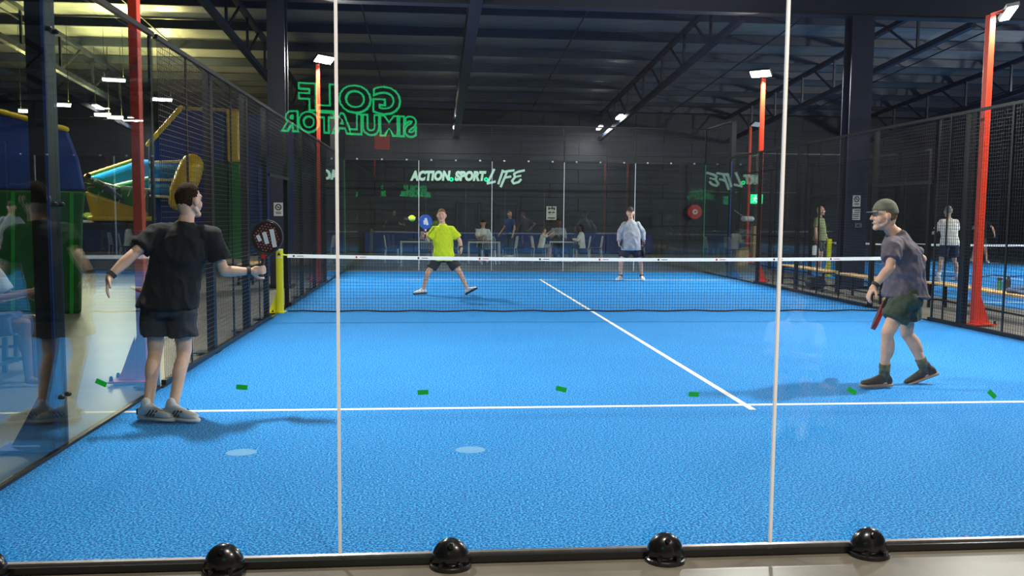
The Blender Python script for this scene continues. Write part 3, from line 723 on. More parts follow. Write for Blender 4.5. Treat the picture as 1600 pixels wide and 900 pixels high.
tube(t, 'white_seam', [(180, 290), (240, 276)], 22.4, .05, M['white'])
tube(t, 'white_seam', [(190, 292), (240, 297)], 20.0, .035, M['white'])
slab([(95, 345), (228, 345), (228, 428), (95, 428)], 20, 3.2, M['vinnavy'], 'navy_base', t, .1)
tube(t, 'yellow_roll', [(140, 341), (240, 342)], 19.95, .07, M['vinyellow'])
mb = MB()
for k, (u, v) in enumerate(((160, 300), (175, 303), (200, 306), (215, 308), (150, 315), (185, 318), (225, 312))):
    p, q = at(u, v, 19.97), at(u+5, v-14, 19.99); mb.capsule(p, q, .018, .008, 6)
mb.build('light_print', M['white'], t, kind='stuff')
t = thing('inflatable_tower', (-8.6, 21, -.02), 'tall blue inflatable tower with yellow arch and green corner column', 'inflatable')
slab([(230, 227), (283, 168), (320, 172), (352, 172), (352, 400), (230, 400)], 21, 2.6, M['vinblue'], 'blue_body', t, .1)
slab([(374, 176), (440, 182), (440, 400), (374, 400)], 21.2, 2.2, M['vinblue'], 'blue_side', t, .1)
tube(t, 'yellow_edge', [(231, 226), (283, 168)], 20.95, .07, M['vinyellow'])
tube(t, 'tan_edge', [(284, 169), (372, 173)], 20.95, .05, M['card'])
slab([(353, 172), (373, 173), (374, 253), (355, 253)], 20.7, .5, M['vinyellow'], 'yellow_column', t, .06)
slab([(356, 253), (376, 253), (386, 405), (357, 405)], 20.7, .5, M['vingreen'], 'green_column', t, .06)
slab([(333, 255), (356, 255), (357, 405), (333, 405)], 20.9, .3, M['vindkgreen'], 'green_panel', t, .05)
for v0, v1 in ((256, 281), (283, 306)):
    slab([(233, v0), (293, v0), (286, v1), (233, v1)], 20.2, .7, M['vinsky'], 'blue_roll', t, .16)
tube(t, 'white_seam', [(235, 254), (292, 252)], 20.15, .045, M['white']); tube(t, 'white_seam', [(235, 281), (288, 281)], 20.15, .045, M['white']); tube(t, 'white_seam', [(235, 306), (284, 309)], 20.15, .04, M['white'])
MB().chain([at(u, v, 19.75) for u, v in ((300, 258), (294, 275), (283, 300), (277, 316))], [.30, .33, .30, .22], 20).build('yellow_arch', M['vinyellow'], t, smooth=True)
# green glow box / blue pad between fence and column
t = thing('blue_padding_board', (-6.3, 18.2, -.02), 'tall blue padding board left of the dark column', 'board')
slab([(405, 262), (422, 262), (422, 440), (405, 440)], 18.2, .12, M['vinblue'], 'board', t, .02)

# ================================================================== BENCHES
def bench(x0, y0, x1, y1, label):
    c = V(((x0+x1)/2, (y0+y1)/2, -.02)); t = thing('bench', c, label, 'bench', 'wooden benches beside the court')
    a, b = V((x0, y0, .425)), V((x1, y1, .425)); d = (b-a).normalized(); s = d.cross(V((0, 0, 1)))
    for k in (-.115, 0, .115): MB().bar(a+s*k, b+s*k, .105, .035).build('seat_plank', M['wood'], t, bevel=.005)
    for e in (a+d*.12, b-d*.12):
        for k in (-.14, .14): MB().bar(e+s*k-V((0, 0, .03)), e+s*k*1.1-V((0, 0, .44)), .04, .04).build('leg', M['black'], t)
        MB().bar(e-s*.14-V((0, 0, .035)), e+s*.14-V((0, 0, .035)), .04, .03).build('cross_rail', M['black'], t)
        MB().bar(e-s*.14-V((0, 0, .30)), e+s*.14-V((0, 0, .30)), .03, .03).build('cross_rail', M['black'], t)
    MB().bar(a+d*.12-V((0, 0, .30)), b-d*.12-V((0, 0, .30)), .03, .03).build('stretcher', M['black'], t)
    return t
bench(6.15, 7.6, 6.38, 10.9, 'long bench at the right edge holding bottles and a jacket')
bench(5.80, 13.7, 5.86, 16.2, 'bench right of the far court below the olive shirted player')
bench(5.75, 11.2, 5.8, 13.2, 'bench mostly hidden behind the plum shirted player')
bench(-6.72, 3.4, -6.58, 5.0, 'bench at the left edge with the seated person')
bench(-6.83, 5.7, -8.3, 5.5, 'second bench on the left, just behind the seated one')
bench(-6.7, 15.4, -6.7, 16.9, 'bench behind the racket and yellow net post')
# bottles and jacket on the right bench
def bottle(x, y, m, h, label):
    z = .443; t = thing('water_bottle', (x, y, z), label, 'bottle')
    MB().loft([((x, y, z), V((.036, 0, 0)), V((0, .036, 0))), ((x, y, z+h*.72), V((.037, 0, 0)), V((0, .037, 0))), ((x, y, z+h*.8), V((.028, 0, 0)), V((0, .028, 0)))], 16).build('body', m, t, smooth=False)
    MB().cone((x, y, z+h*.8), (x, y, z+h), .024 if h > .22 else .038, .022 if h > .22 else .037, 14).build('cap', M['ink'], t)
    return t
bottle(6.335, 9.05, M['green_can'], .20, 'green drinking flask with black lid on the right bench')
bottle(6.34, 8.85, M['ink'], .24, 'black water bottle on the right bench')
p = V((6.27, 8.45, .445))
mb = MB(); mb.ell(p+V((0, .1, .035)), (.13, .16, .05)).ell(p+V((0, -.15, .02)), (.12, .2, .03)).ell(p+V((.03, .03, .06)), (.07, .09, .045)).ell(p+V((-.02, -.3, .012)), (.08, .12, .02))
tag(mb.build('folded_jacket', M['jeans'], voxel=.012, fold=(.012, 14, 14)), 'crumpled blue grey jacket lying on the right bench', 'jacket')
# bag on floor under the far bench
mb = MB(); p = V((5.75, 14.6, 0)); mb.ell(p+V((.1, 0, .12)), (.2, .3, .13)).ell(p+V((.1, -.2, .2)), (.1, .12, .09))
tag(mb.build('sports_bag', M['charcloth'], voxel=.02, fold=(.015, 9, 9)), 'dark sports bag on the floor under the far right bench', 'bag')

# ================================================================== TABLES AND CHAIRS behind the far glass
def table(x, y, label, wd=1.0):
    t = thing('cafe_table', (x, y, -.02), label, 'table', 'cafe tables beyond the far glass')
    MB().box((x, y, .73), (wd, .7, .03)).build('table_top', M['navy'], t, bevel=.006)
    for sx in (-1, 1):
        for sy in (-1, 1): MB().bar((x+sx*(wd/2-.05), y+sy*.3, .72), (x+sx*(wd/2-.05), y+sy*.3, -.02), .035, .035).build('leg', M['chrome'], t)
    MB().box((x, y-.31, .68), (wd-.1, .03, .05)).build('apron', M['chrome'], t)
    return t
def chair(x, y, rz, label):
    t = thing('cafe_chair', (0, 0, -.02), label, 'chair', 'metal cafe chairs beyond the far glass')
    MB().box((0, 0, .46), (.42, .42, .03)).build('seat', M['navy'], t, bevel=.008)
    for sx in (-1, 1):
        MB().chain([(sx*.2, .19, 0-.02), (sx*.2, .19, .45)], [.012]*2, 8).build('leg', M['chrome'], t)
        MB().chain([(sx*.22, -.24, -.02), (sx*.2, -.19, .46), (sx*.19, -.24, .80), (sx*.15, -.25, .87)], [.012]*4, 8).build('leg', M['chrome'], t)
    MB().chain([(-.15, -.25, .87), (.15, -.25, .87)], [.012]*2, 8).build('back_rail', M['chrome'], t)
    for i in range(6): MB().bar((-.13+.052*i, -.245, .86), (-.13+.052*i, -.195, .48), .012, .008).build('back_slat', M['chrome'], t)
    t.location = (x, y, -.02); t.rotation_euler = (0, 0, rz)
    return t
table(-3.05, 24.6, 'table with the pink card, left of the yellow shirted player', 1.3)
table(-.95, 24.6, 'table in front of the person in a white top', 1.1)
table(1.75, 25.3, 'table between the bearded person and the child', 1.0)
chair(-2.85, 23.9, 0, 'chair with its back to the court at the pink card table')
chair(-3.95, 24.5, -1.45, 'chair at the left end of the pink card table')
chair(-2.0, 24.4, 1.5, 'chair at the right end of the pink card table')
chair(-.85, 23.9, .05, 'chair with its back to the court before the person in white')
chair(-.1, 24.5, 1.3, 'chair right of the table of the person in white')
chair(.92, 25.0, -1.5, 'chair under the child with the white top')
chair(2.4, 24.9, 1.3, 'chair under the dark haired person right of the table')
chair(2.95, 25.6, 1.5, 'empty chair furthest right at the cafe tables')
c = V((-2.92, 24.45, .752)); t = tag(MB().box(c+V((0, 0, .13)), (.22, .01, .26), Matrix.Rotation(.12, 3, 'Y')).build('pink_card', M['pink']), 'pink card standing on the left cafe table', 'card')
t = tag(MB().box((-.78, 24.35, .86), (.18, .02, .22), Matrix.Rotation(-.1, 3, 'Y')).build('white_folder', M['paper']), 'white sheet propped on the table before the person in white', 'paper')

# ================================================================== PEOPLE
def basis(F, U=(0, 0, 1)):
    F = V(F).normalized(); U = V(U); R_ = F.cross(U).normalized(); return R_, F, R_.cross(F)
def foot(ank, d, lift=0.0, L=.28):
    # returns ring builder for a shoe: heel behind ankle, toe along d; lift = toe pitch (positive raises toe)
    d = V(d); d.z = 0; d.normalize(); f = (d*math.cos(lift)+V((0, 0, math.sin(lift)))).normalized()
    r = f.cross(V((0, 0, 1))).normalized(); u = r.cross(f)
    return f, r, u
def make_shoe(parent, ank, d, lift, upper, sole, s=1.0, stripes=None, drop=.085):
    f, r, u = foot(ank, d, lift); base = V(ank)-u*drop*s
    rings = []
    for t, wd, h in ((-.075, .022, .05), (-.065, .034, .075), (-.03, .040, .10), (.02, .041, .105), (.07, .042, .080), (.12, .048, .062), (.17, .047, .050), (.205, .036, .040), (.222, .018, .025)):
        rings.append((base+f*t*s+u*(.02+h/2)*s, r*wd*s, u*h/2*s))
    m = MB(); m.loft(rings, 16); m.capsule(base+u*.10*s-f*.01*s, base+u*.125*s-f*.012*s, .044*s, .04*s)
    sh = m.build('shoe', upper, parent, voxel=.007*max(1, s), iters=2)
    sr = []
    for t, wd in ((-.085, .02), (-.075, .034), (-.03, .042), (.03, .041), (.08, .044), (.13, .050), (.18, .048), (.215, .036), (.235, .018)):
        sr.append((base+f*t*s+u*.014*s, r*wd*s, u*.016*s))
    MB().loft(sr, 14).build('sole', sole, sh, smooth=True)
    if stripes:
        for sd in (-1, 1):
            for k in range(3):
                a = base+f*(.02+.028*k)*s+r*sd*.043*s+u*.035*s; b = a+f*.035*s+u*.045*s-r*sd*.008*s
                MB().bar(a, b, .012*s, .008*s, up=r).build('stripe', stripes, sh)
        MB().box(base-f*.07*s+u*.055*s, (.05*s, .03*s, .045*s)).build('heel_tab', stripes, sh)
    return sh
def hand(mb, wr, d, pn, curl, side, s=1.0, spread=.0):
    d = V(d).normalized(); pn = V(pn); pn = (pn-d*pn.dot(d)).normalized(); l = d.cross(pn).normalized()*side
    mb.ell(wr+d*.048*s, (.040*s, .054*s, .016*s), l, d, pn, 14, 8); mb.capsule(wr-d*.01*s, wr+d*.03*s, .026*s, .028*s, 12)
    for k, (lo, ln) in enumerate(((.030, .070), (.011, .078), (-.009, .072), (-.028, .056))):
        p = wr+d*.088*s+l*lo*s; a = curl*.35; q = (d+l*lo*spread*6).normalized(); rr = .0092*s
        for seg in range(3):
            a2 = curl*(.75+.5*seg) if seg else curl*.6
            dir_ = (q*math.cos(a2)+pn*math.sin(a2)); e = p+dir_*ln*s*(.42, .32, .26)[seg]
            mb.capsule(p, e, rr, rr*.92, 10); p = e; rr *= .93
    p = wr+d*.022*s+l*.030*s; td = (d*.6+l*.72+pn*.25).normalized()
    for seg, ln in enumerate((.042, .032, .026)):
        e = p+td*ln*s; mb.capsule(p, e, (.0125-.001*seg)*s, (.0115-.001*seg)*s, 10); p = e; td = (td+d*.35+pn*curl*.35-l*.15).normalized()
def head_skin(mb, c, R_, F, U, s=1.0):
    P = lambda x, y, z: c+R_*x*s+F*y*s+U*z*s
    mb.capsule(P(0, -.045, -.02), P(0, -.035, -.07), .062*s, .055*s, 16); mb.ell(P(0, -.012, .022), (.076*s, .096*s, .103*s), R_, F, U, 24, 16)
    mb.ell(P(0, .022, -.045), (.057*s, .068*s, .084*s), R_, F, U, 20, 12)
    mb.capsule(P(-.014, .068, -.103), P(.014, .068, -.103), .026*s, .026*s)
    mb.capsule(P(0, .085, .022), P(0, .108, -.022), .009*s, .0145*s, 10); mb.ell(P(-.013, .095, -.026), (.009*s, .010*s, .008*s), R_, F, U, 8, 6); mb.ell(P(.013, .095, -.026), (.009*s, .010*s, .008*s), R_, F, U, 8, 6)
    mb.capsule(P(-.036, .074, .034), P(.036, .074, .034), .014*s, .014*s, 10)
    for k in (-1, 1):
        mb.ell(P(k*.086, -.012, -.008), (.014*s, .023*s, .036*s), R_, F, U, 12, 8); mb.ell(P(k*.040, .045, -.030), (.034*s, .034*s, .040*s), R_, F, U, 10, 8)
        mb.capsule(P(k*.045, .03, -.085), P(k*.058, -.01, -.05), .018*s, .02*s, 10)
    mb.capsule(P(-.020, .083, -.062), P(.020, .083, -.062), .010*s, .010*s, 10)
def face_parts(parent, c, R_, F, U, s=1.0, brow=None):
    P = lambda x, y, z: c+R_*x*s+F*y*s+U*z*s
    for k in (-1, 1):
        e = MB().ell(P(k*.030, .078, .012), (.0115*s, .0085*s, .0062*s), R_, F, U, 12, 8).build('eye', M['eye'], parent, smooth=True)
        MB().ell(P(k*.030, .0852, .012), (.0048*s, .003*s, .0048*s), R_, F, U, 10, 6).build('iris', M['iris'], e, smooth=True)
        if brow: MB().capsule(P(k*.018, .088, .036), P(k*.045, .078, .038), .0045*s, .0035*s, 8).build('eyebrow', brow, parent, smooth=True)
    MB().capsule(P(-.018, .0925, -.062), P(.018, .0925, -.062), .0045*s, .0045*s, 8).build('mouth', M['lips'], parent, smooth=True)
def hair_part(parent, c, R_, F, U, m, s=1.0, vol=1.0, line=.25, long=0.0):
    def fn(q):
        hair = (q.z > line+.35*max(0, q.y) if q.y > .25 else q.z > (-.05 if q.y > -.22 else -.80))
        k = 1.09*vol if hair else .84
        return k+(.05*noise.noise(q*11) if hair else 0)
    mb = MB().ell(c+U*.022*s-F*.012*s, (.076*s, .096*s, .103*s), R_, F, U, 48, 36, fn)
    if long: mb.chain([c-F*.07*s+U*.02*s, c-F*.10*s-U*.10*s, c-F*.09*s-U*long*s], [.07*s, .06*s, .03*s])
    return mb.build('hair', m, parent, smooth=True)
def cap_part(parent, c, R_, F, U, m, mb_=None, s=1.0, brimtilt=.15, mesh=None):
    def fn(q):
        k = 1.15 if q.z > (.12 if q.y > -.2 else -.12) else .80
        return k*(1.0 if q.z < .6 else 1.03)
    cp = MB().ell(c+U*.026*s-F*.012*s, (.076*s, .098*s, .105*s), R_, F, U, 32, 28, fn).build('cap', m, parent, smooth=True)
    bf = (F*math.cos(brimtilt)-U*math.sin(brimtilt)).normalized(); bu = R_.cross(bf); b0 = c+U*.052*s+F*.07*s
    top = []; n = 12
    for i in range(n+1):
        a = math.pi*i/n; top.append(b0+R_*math.cos(a)*.072*s+bf*math.sin(a)*.078*s-bu*.010*s*math.cos(a)**2)
    MB().prism(top, -bu*.007*s).build('cap_brim', m, cp, smooth=False)
    MB().ell(c+U*.143*s-F*.012*s, (.008*s, .008*s, .006*s)).build('cap_button', m, cp)
    return cp
def lerp(a, b, t): return V(a).lerp(V(b), t)

def person(label, J, F, HF, mats, s=1.0, g=1.0, belly=.0, group=None, vox=.0075, sleeve=.62, hemdrop=.07, shorts=.80, hairfn=None, HU=(0, 0, 1),
           shoes=True, sock=None, wrist=None, hands=None, toes=None, trousers=False, cap=None, fold=.006, lifts=(0, 0), longsleeve=False, extra=None, stripes=None, hairline=.25, hairlong=0, brow=True, dk=1.0, back=0.0, sg=None):
    # J: dict of joints hd nk sl sr el er wl wr hl hr kl kr al ar  (l/r = the person's own left/right)
    J = {k: V(v) for k, v in J.items()}
    P = lerp(J['hl'], J['hr'], .5); S = lerp(J['sl'], J['sr'], .5); N = J['nk']; H = J['hd']
    Rs = (J['sr']-J['sl']).normalized(); Rp = (J['hr']-J['hl']).normalized(); F = V(F).normalized()
    base = V((P.x, P.y, -.02 if False else 0))
    t = thing('person', base, label, 'person', group)
    Rh, Fh, Uh = basis(HF, HU)
    sk = mats['skin']; b = MB()
    head_skin(b, H, Rh, Fh, Uh, s)
    b.capsule(N-V((0, 0, .03*s)), H-Uh*.06*s-Fh*.015*s, .060*s, .052*s)
    sp = (S-P).normalized()
    b.capsule(P+sp*.05*s, lerp(P, S, .8), .10*s*g, .105*s*g); b.capsule(lerp(J['sl'], J['sr'], .12)-sp*.02*s, lerp(J['sr'], J['sl'], .12)-sp*.02*s, .036*s, .036*s); b.capsule(J['hl'], J['hr'], .075*s, .075*s)
    b.capsule(lerp(P, S, .85), N, .08*s, .055*s)
    for a in 'lr':
        sh, el, wr = J['s'+a], J['e'+a], J['w'+a]
        b.capsule(lerp(sh, el, .15)-sp*.01*s, el, .044*s, .040*s); b.capsule(el, lerp(el, wr, .3), .040*s, .043*s); b.capsule(lerp(el, wr, .3), wr, .043*s, .027*s)
        hp, kn, an = J['h'+a], J['k'+a], J['a'+a]
        b.capsule(hp, kn, .088*s, .056*s); b.capsule(kn, an, .053*s, .036*s)
        ld = (an-kn).normalized(); bk = -(F-ld*F.dot(ld)).normalized()
        b.ell(lerp(kn, an, .32)+bk*.018*s, (.050*s, .052*s, .12*s), ld.cross(bk).normalized(), bk, ld, 16, 12)
        b.ell(kn-bk*.018*s, (.040*s, .038*s, .05*s), n=12, m=8)
        if shoes: b.capsule(an, an-V((0, 0, .05*s)), .036*s, .035*s)
        else:
            td = toes[a] if toes else F; b.capsule(an-V((0, 0, .04*s)), an-V((0, 0, .055*s))+V(td).normalized()*.16*s, .035*s, .022*s)
        hd = (hands or {}).get(a)
        if hd: hand(b, wr, hd[0], hd[1], hd[2], 1 if a == 'l' else -1, s)
        else: hand(b, wr, (wr-el).normalized(), -V(F)*.0+(-Rs if a == 'r' else Rs), .5, 1 if a == 'l' else -1, s)
    body = b.build('body', sk, t, voxel=vox, iters=3)
    # shirt
    m = MB(); R2 = Rs
    sg = sg or g
    def ring(c, w_, d_, Rv, Fv): return (c, Rv*w_*s*g, Fv*d_*s*g*dk)
    Fs = (sp.cross(Rs)*-1); Fs = Fs if Fs.dot(F) > 0 else -Fs; Fp = (V((0, 0, 1)).cross(Rp)); Fp = Fp if Fp.dot(F) > 0 else -Fp
    m.loft([ring(P-sp*hemdrop*s*.98+Fp*belly*.5, .205, .152, Rp, Fp), ring(P+Fp*belly*.7, .198, .147, Rp, Fp), ring(lerp(P, S, .3)+Fp*(belly-back), .178, .128, lerp(Rp, Rs, .3), lerp(Fp, Fs, .3)),
            ring(lerp(P, S, .6)+Fs*(belly*.5-back*1.3), .188, .130, lerp(Rp, Rs, .6), lerp(Fp, Fs, .6)), ring(lerp(P, S, .85)-Fs*back, .180, .118, Rs, Fs), ring(S+sp*.02*s, .150, .090, Rs, Fs), ring(lerp(S, N, .55)+sp*.01*s, .085, .072, Rs, Fs), ring(N+sp*.0*s, .066/g, .064/g, Rs, Fs)], 28)
    for a in 'lr':
        sh, el, wr = J['s'+a], J['e'+a], J['w'+a]; q = lerp(sh, el, sleeve)
        m.capsule(lerp(S, sh, .5)-sp*.01*s, sh-sp*.010*s, .070*s*g, .066*s*g)
        m.cone(sh-sp*.010*s, q, .066*s*g, .071*s*g)
        if longsleeve: m.capsule(sh, el, .066*s*g, .058*s*g); m.cone(el, lerp(el, wr, .9), .056*s*g, .042*s*g); m.ell(el, (.058*s*g,)*3)
    shirt = m.build('shirt', mats['shirt'], t, voxel=max(.008, vox), fold=(fold, 9, 5), iters=3)
    # shorts / trousers
    m = MB(); lg = shorts
    dk = 1+(dk-1)*.4
    m.loft([ring(P+sp*.10*s, .150, .110, Rp, Fp), ring(P, .164, .116, Rp, Fp), ring(P-V((0, 0, .07*s)), .172, .122, Rp, Fp), ring(P-V((0, 0, .11*s)), .160, .112, Rp, Fp)], 24)
    for a in 'lr':
        hp, kn, an = J['h'+a], J['k'+a], J['a'+a]
        if trousers: m.capsule(hp, kn, .10*s, .072*s); m.cone(kn, lerp(kn, an, .95), .072*s, .062*s); m.ell(kn, (.073*s,)*3)
        else: m.cone(hp, lerp(hp, kn, lg), .100*s*sg, .102*s*sg); m.ell(hp, (.093*s*sg,)*3)
    m.build('trousers' if trousers else 'shorts', mats['shorts'], t, voxel=max(.008, vox), fold=(fold*.8, 8, 5), iters=3)
    if shoes:
        for i, a in enumerate('lr'):
            make_shoe(t, J['a'+a], (toes or {}).get(a, F), lifts[i], mats.get('shoe', M['shoewhite']), mats.get('sole', M['white']), s, stripes)
            if sock: MB().cone(J['a'+a]-V((0, 0, .03*s)), lerp(J['a'+a], J['k'+a], sock), .041*s, .050*s, 18).build('sock', mats['sock'], t, smooth=True)
    face_parts(t, H, Rh, Fh, Uh, s, mats.get('hair') if brow else None)
    if mats.get('hair'): hair_part(t, H, Rh, Fh, Uh, mats['hair'], s, line=hairline, long=hairlong)
    if cap: cap_part(t, H, Rh, Fh, Uh, cap, s=s)
    for a in (wrist or ()):
        wr, el = J['w'+a], J['e'+a]; d = (el-wr).normalized(); MB().cone(wr+d*.0*s, wr+d*.03*s, .034*s, .036*s, 16).build('wristband', M['ink'], t)
    return t

def racket(label, grip, up, nrm, face, rim, holes=True, s=1.0, logo=None, throat=None):
    # grip: where the hand closes; up: handle to head; nrm: face normal towards the viewer
    up = V(up).normalized(); n = V(nrm); n = (n-up*n.dot(up)).normalized(); r = up.cross(n).normalized()
    t = thing('padel_racket', grip, label, 'racket'); g = V(grip)
    P = lambda x, y, z=0: g+r*x*s+up*y*s+n*z*s
    MB().cone(P(0, -.07), P(0, .08), .016*s, .015*s, 12).build('grip', M['ink'], t); MB().cone(P(0, -.08), P(0, -.065), .020*s, .018*s, 12).build('butt_cap', M['ink'], t)
    cy = .235; A, B = .122, .135; out = []; inn = []
    N_ = 40
    pr = MB(); pf = MB()
    outl = [(A*math.cos(2*math.pi*i/N_), cy+B*math.sin(2*math.pi*i/N_)) for i in range(N_)]
    fc = [(x*.94, cy+(y-cy)*.94) for x, y in outl]
    pf.prism([P(x, y, -.017) for x, y in fc], n*.034*s).build('face', face, t)
    for i in range(N_):
        a, b = outl[i], outl[(i+1) % N_]; pr.bar(P(a[0], a[1]), P(b[0], b[1]), .010*s, .038*s, up=n)
    pr.build('rim', rim, t)
    th = MB()
    for k in (-1, 1): th.bar(P(k*.014, .07), P(k*.075, .135), .018*s, .034*s, up=n)
    th.build('throat_arms', M['ink'], t)
    MB().prism([P(-.018, .10, -.016), P(.018, .10, -.016), P(.026, .055, -.016), P(-.026, .055, -.016)][::-1] if False else [P(-.012, .06, -.016), P(.012, .06, -.016), P(.022, .105, -.016), P(-.022, .105, -.016)], n*.034*s).build('throat_insert', throat or M['frame_red'], t)
    if holes:
        hm = MB()
        for i in range(-4, 5):
            for j in range(-5, 6):
                x, y = i*.024+(j % 2)*.012, j*.021
                if (x/.1)**2+(y/.112)**2 < 1:
                    for sd in (-1, 1): hm.cone(P(x, cy+y, .0172*sd), P(x, cy+y, .0186*sd), .0062*s, .0062*s, 8)
        hm.build('hole_pattern', M['hole'], t, kind='stuff')
    if logo:
        for (x0, y0, x1, y1, wd) in logo:
            for sd in (-1, 1):
                a, b = P(x0, cy+y0, .0192*sd), P(x1, cy+y1, .0192*sd)
                MB().bar(a, b, wd*s, .0025*s, up=n).build('logo_bar', M['white'], t)
    return t

def px(Y): return lambda u, v, dy=0.0: at(u, v, Y+dy)
# --- 1: black shirt, back to the camera, near left
p = px(2.95)
J1 = dict(hd=p(296, 313, .02), nk=p(290, 347), sl=p(247, 362, -.02), sr=p(331, 367, .02), el=p(204, 401, -.18), wl=p(172, 431, -.27), er=p(350, 424, .06), wr=p(391, 424, .14),
          hl=p(244, 470), hr=p(283, 471), kl=p(243, 547, .03), kr=p(288, 549, .02), al=p(231, 636, -.20), ar=p(270, 638, -.22))
for a in ('al', 'ar'): J1[a].z = .095
person('person in black shirt and charcoal shorts with back to camera, near left', J1, (.12, 1, 0), (.55, .83, -.03),
       dict(skin=M['skin'], shirt=M['blackcloth'], shorts=M['charcloth'], hair=M['hair'], shoe=M['shoewhite'], sole=M['white']), s=1.0, g=1.10, sleeve=.66, shorts=.68, hemdrop=.05,
       wrist='lr', hands={'l': (p(167, 452, -.30)-J1['wl'], (1, .3, .1), .35), 'r': ((1, .1, .10), (0, 1, .25), 1.25)}, toes={'l': (.85, -.35, 0), 'r': (.95, -.42, 0)}, stripes=M['ink'], vox=.0065, fold=.012, lifts=(0, 0), hairline=.35)
g1 = J1['wr']+V((.088, .030, .040))
racket('black and red padel racket with white bars held by the black shirted player', g1, p(413, 366, .14)-p(407, 405, .14), (.05, -1, .05), M['racketface'], M['ink'], s=.98,
       logo=[(.077, -.067, .029, .071, .034), (.014, -.050, -.025, .038, .033), (-.042, -.038, -.072, .006, .028)])
# --- 4: plum shirt, right, side view
p = px(3.75)
J4 = dict(hd=p(1381, 337), nk=p(1400, 364), sl=p(1394, 382, -.17), sr=p(1410, 383, .19), el=p(1391, 418, -.27), wl=p(1366, 447, -.27), er=p(1441, 405, .28), wr=p(1400, 452, .26),
          hl=p(1417, 460, -.09), hr=p(1417, 459, .10), kl=p(1387, 520, -.12), kr=p(1417, 520, .12), al=p(1381, 590, -.06), ar=p(1447, 577, .10))
J4['al'].z = .10
person('person in plum grey T-shirt and green shorts facing left, near right', J4, (-1, .25, 0), (-1, .18, -.05),
       dict(skin=M['skin2'], shirt=M['plum'], shorts=M['olive'], hair=M['hairfair'], shoe=M['shoeblack'], sole=M['soletan'], sock=M['sock']), s=1.03, g=1.06, dk=1.22, back=.022, sg=1.12, sleeve=.66, shorts=.66, hemdrop=.03,
       wrist='l', hands={'l': (p(1357, 461, -.27)-J4['wl'], (1, 0, -.2), .7), 'r': ((-1, -.05, -.35), (0, -1, 0), 1.2)}, toes={'l': (-1, -.12, 0), 'r': (-1, .3, 0)}, sock=.30, vox=.007, fold=.016, lifts=(0, -.42), cap=M['cap'], brow=False, belly=.02, hairline=.6)
racket('padel racket held low in front of the plum shirted player', J4['wr']+V((-.07, 0, -.05)), (-.22, .30, -.9), (.88, -.47, -.1), M['ink'], M['frame_red'], holes=False)
# --- 2: lime shirt beyond the net
p = px(13.0)
J2 = dict(hd=p(690, 336.5), nk=p(691.5, 350), sr=p(678.5, 358, 0), sl=p(705.5, 358, 0), er=p(668, 376, -.05), wr=p(665, 371, -.22), el=p(718, 375, -.04), wl=p(721, 387, -.08),
          hr=p(685.5, 401), hl=p(701, 401), kr=p(668, 428, -.06), kl=p(719, 427, -.06), ar=p(661, 455, 0), al=p(730.5, 452, 0))
J2['ar'].z = .1
person('person in bright lime T-shirt with legs spread, beyond the net', J2, (0, -1, 0), (-.08, -1, -.05),
       dict(skin=M['skin2'], shirt=M['lime'], shorts=M['charcloth'], hair=M['hairfair'], shoe=M['shoewhite'], sole=M['soledark']), s=.98, g=1.08, sleeve=.80, shorts=.68, hemdrop=.08, belly=.03,
       wrist='l', hands={'r': ((-.1, -.5, .9), (.3, -.6, -.2), 1.2), 'l': ((0, -.2, -1), (-1, -.2, 0), .6)}, toes={'r': (-.8, -.6, 0), 'l': (.75, -.65, 0)}, lifts=(.45, 0), vox=.010, fold=.008)
racket('blue padel racket with white triangle held by the lime shirted player', p(664.5, 366, -.27), (0.02, .05, 1), (.25, -1, .1), M['racketblue'], M['racketblue'], holes=False, s=1.0,
       logo=[(.035, -.06, -.005, .07, .045), (-.02, -.05, -.03, .03, .035)], throat=M['white'])
# green print panel on lime shirt
# --- 3: grey shirt with cap beyond the net
p = px(16.8)
J3 = dict(hd=p(985, 332.5), nk=p(986, 344), sr=p(976, 351.5), sl=p(996.5, 351.5), er=p(968.5, 366), wr=p(967, 378, -.08), el=p(1004, 364), wl=p(1006, 377.5, -.06),
          hr=p(979, 387), hl=p(993, 387), kr=p(970.5, 411, -.05), kl=p(1001, 411, -.05), ar=p(969.5, 433, .02), al=p(1002.5, 434, .02))
J3['ar'].z = .1; J3['al'].z = .1
person('person in grey long sleeved top and dark cap, beyond the net right', J3, (.05, -1, 0), (-.15, -1, 0),
       dict(skin=M['skin2'], shirt=M['greycloth'], shorts=M['navycloth'], hair=M['hairgrey'], shoe=M['shoewhite'], sole=M['white'], sock=M['ink']), s=1.0, g=1.22, sleeve=.9, shorts=.62, hemdrop=.06, belly=.05,
       hands={'r': ((0, -.3, -1), (1, 0, 0), 1.0), 'l': ((0, -.3, -1), (-1, 0, 0), 1.2)}, toes={'r': (-.6, -.8, 0), 'l': (0, -1, 0)}, sock=.14, longsleeve=True, cap=M['capdark'], brow=False, vox=.010, fold=.009, hairline=.6)
racket('dark padel racket hanging from the grey shirted player\'s hand', J3['wl']+V((-.01, -.06, -.08)), (.05, .15, -1), (1, -.12, 0), M['racketface'], M['ink'], holes=False)
# balls
def ball(c, label):
    o = MB().ell(c, (.0335,)*3, n=24, m=16)
    o = o.build('padel_ball', M['ball'], smooth=True); return tag(o, label, 'ball')
def ball_r(c, r, label):
    t = tag(MB().ell(c, (r*1.1, r, r*.95), n=24, m=16).build('padel_ball', M['ball'], smooth=True), label, 'ball')
    mb = MB()
    for i in range(24):
        f = lambda k: c+V((r*1.1*math.cos(2*math.pi*k/24), r*math.sin(2*math.pi*k/24)*.94, r*.35*math.cos(4*math.pi*k/24)))
        mb.bar(f(i), f(i+1), r*.09, r*.09)
    mb.build('seam', M['white'], t)
ball_r(at(643.5, 341, 8.0), .044, 'yellow padel ball in the air left of the lime shirted player')

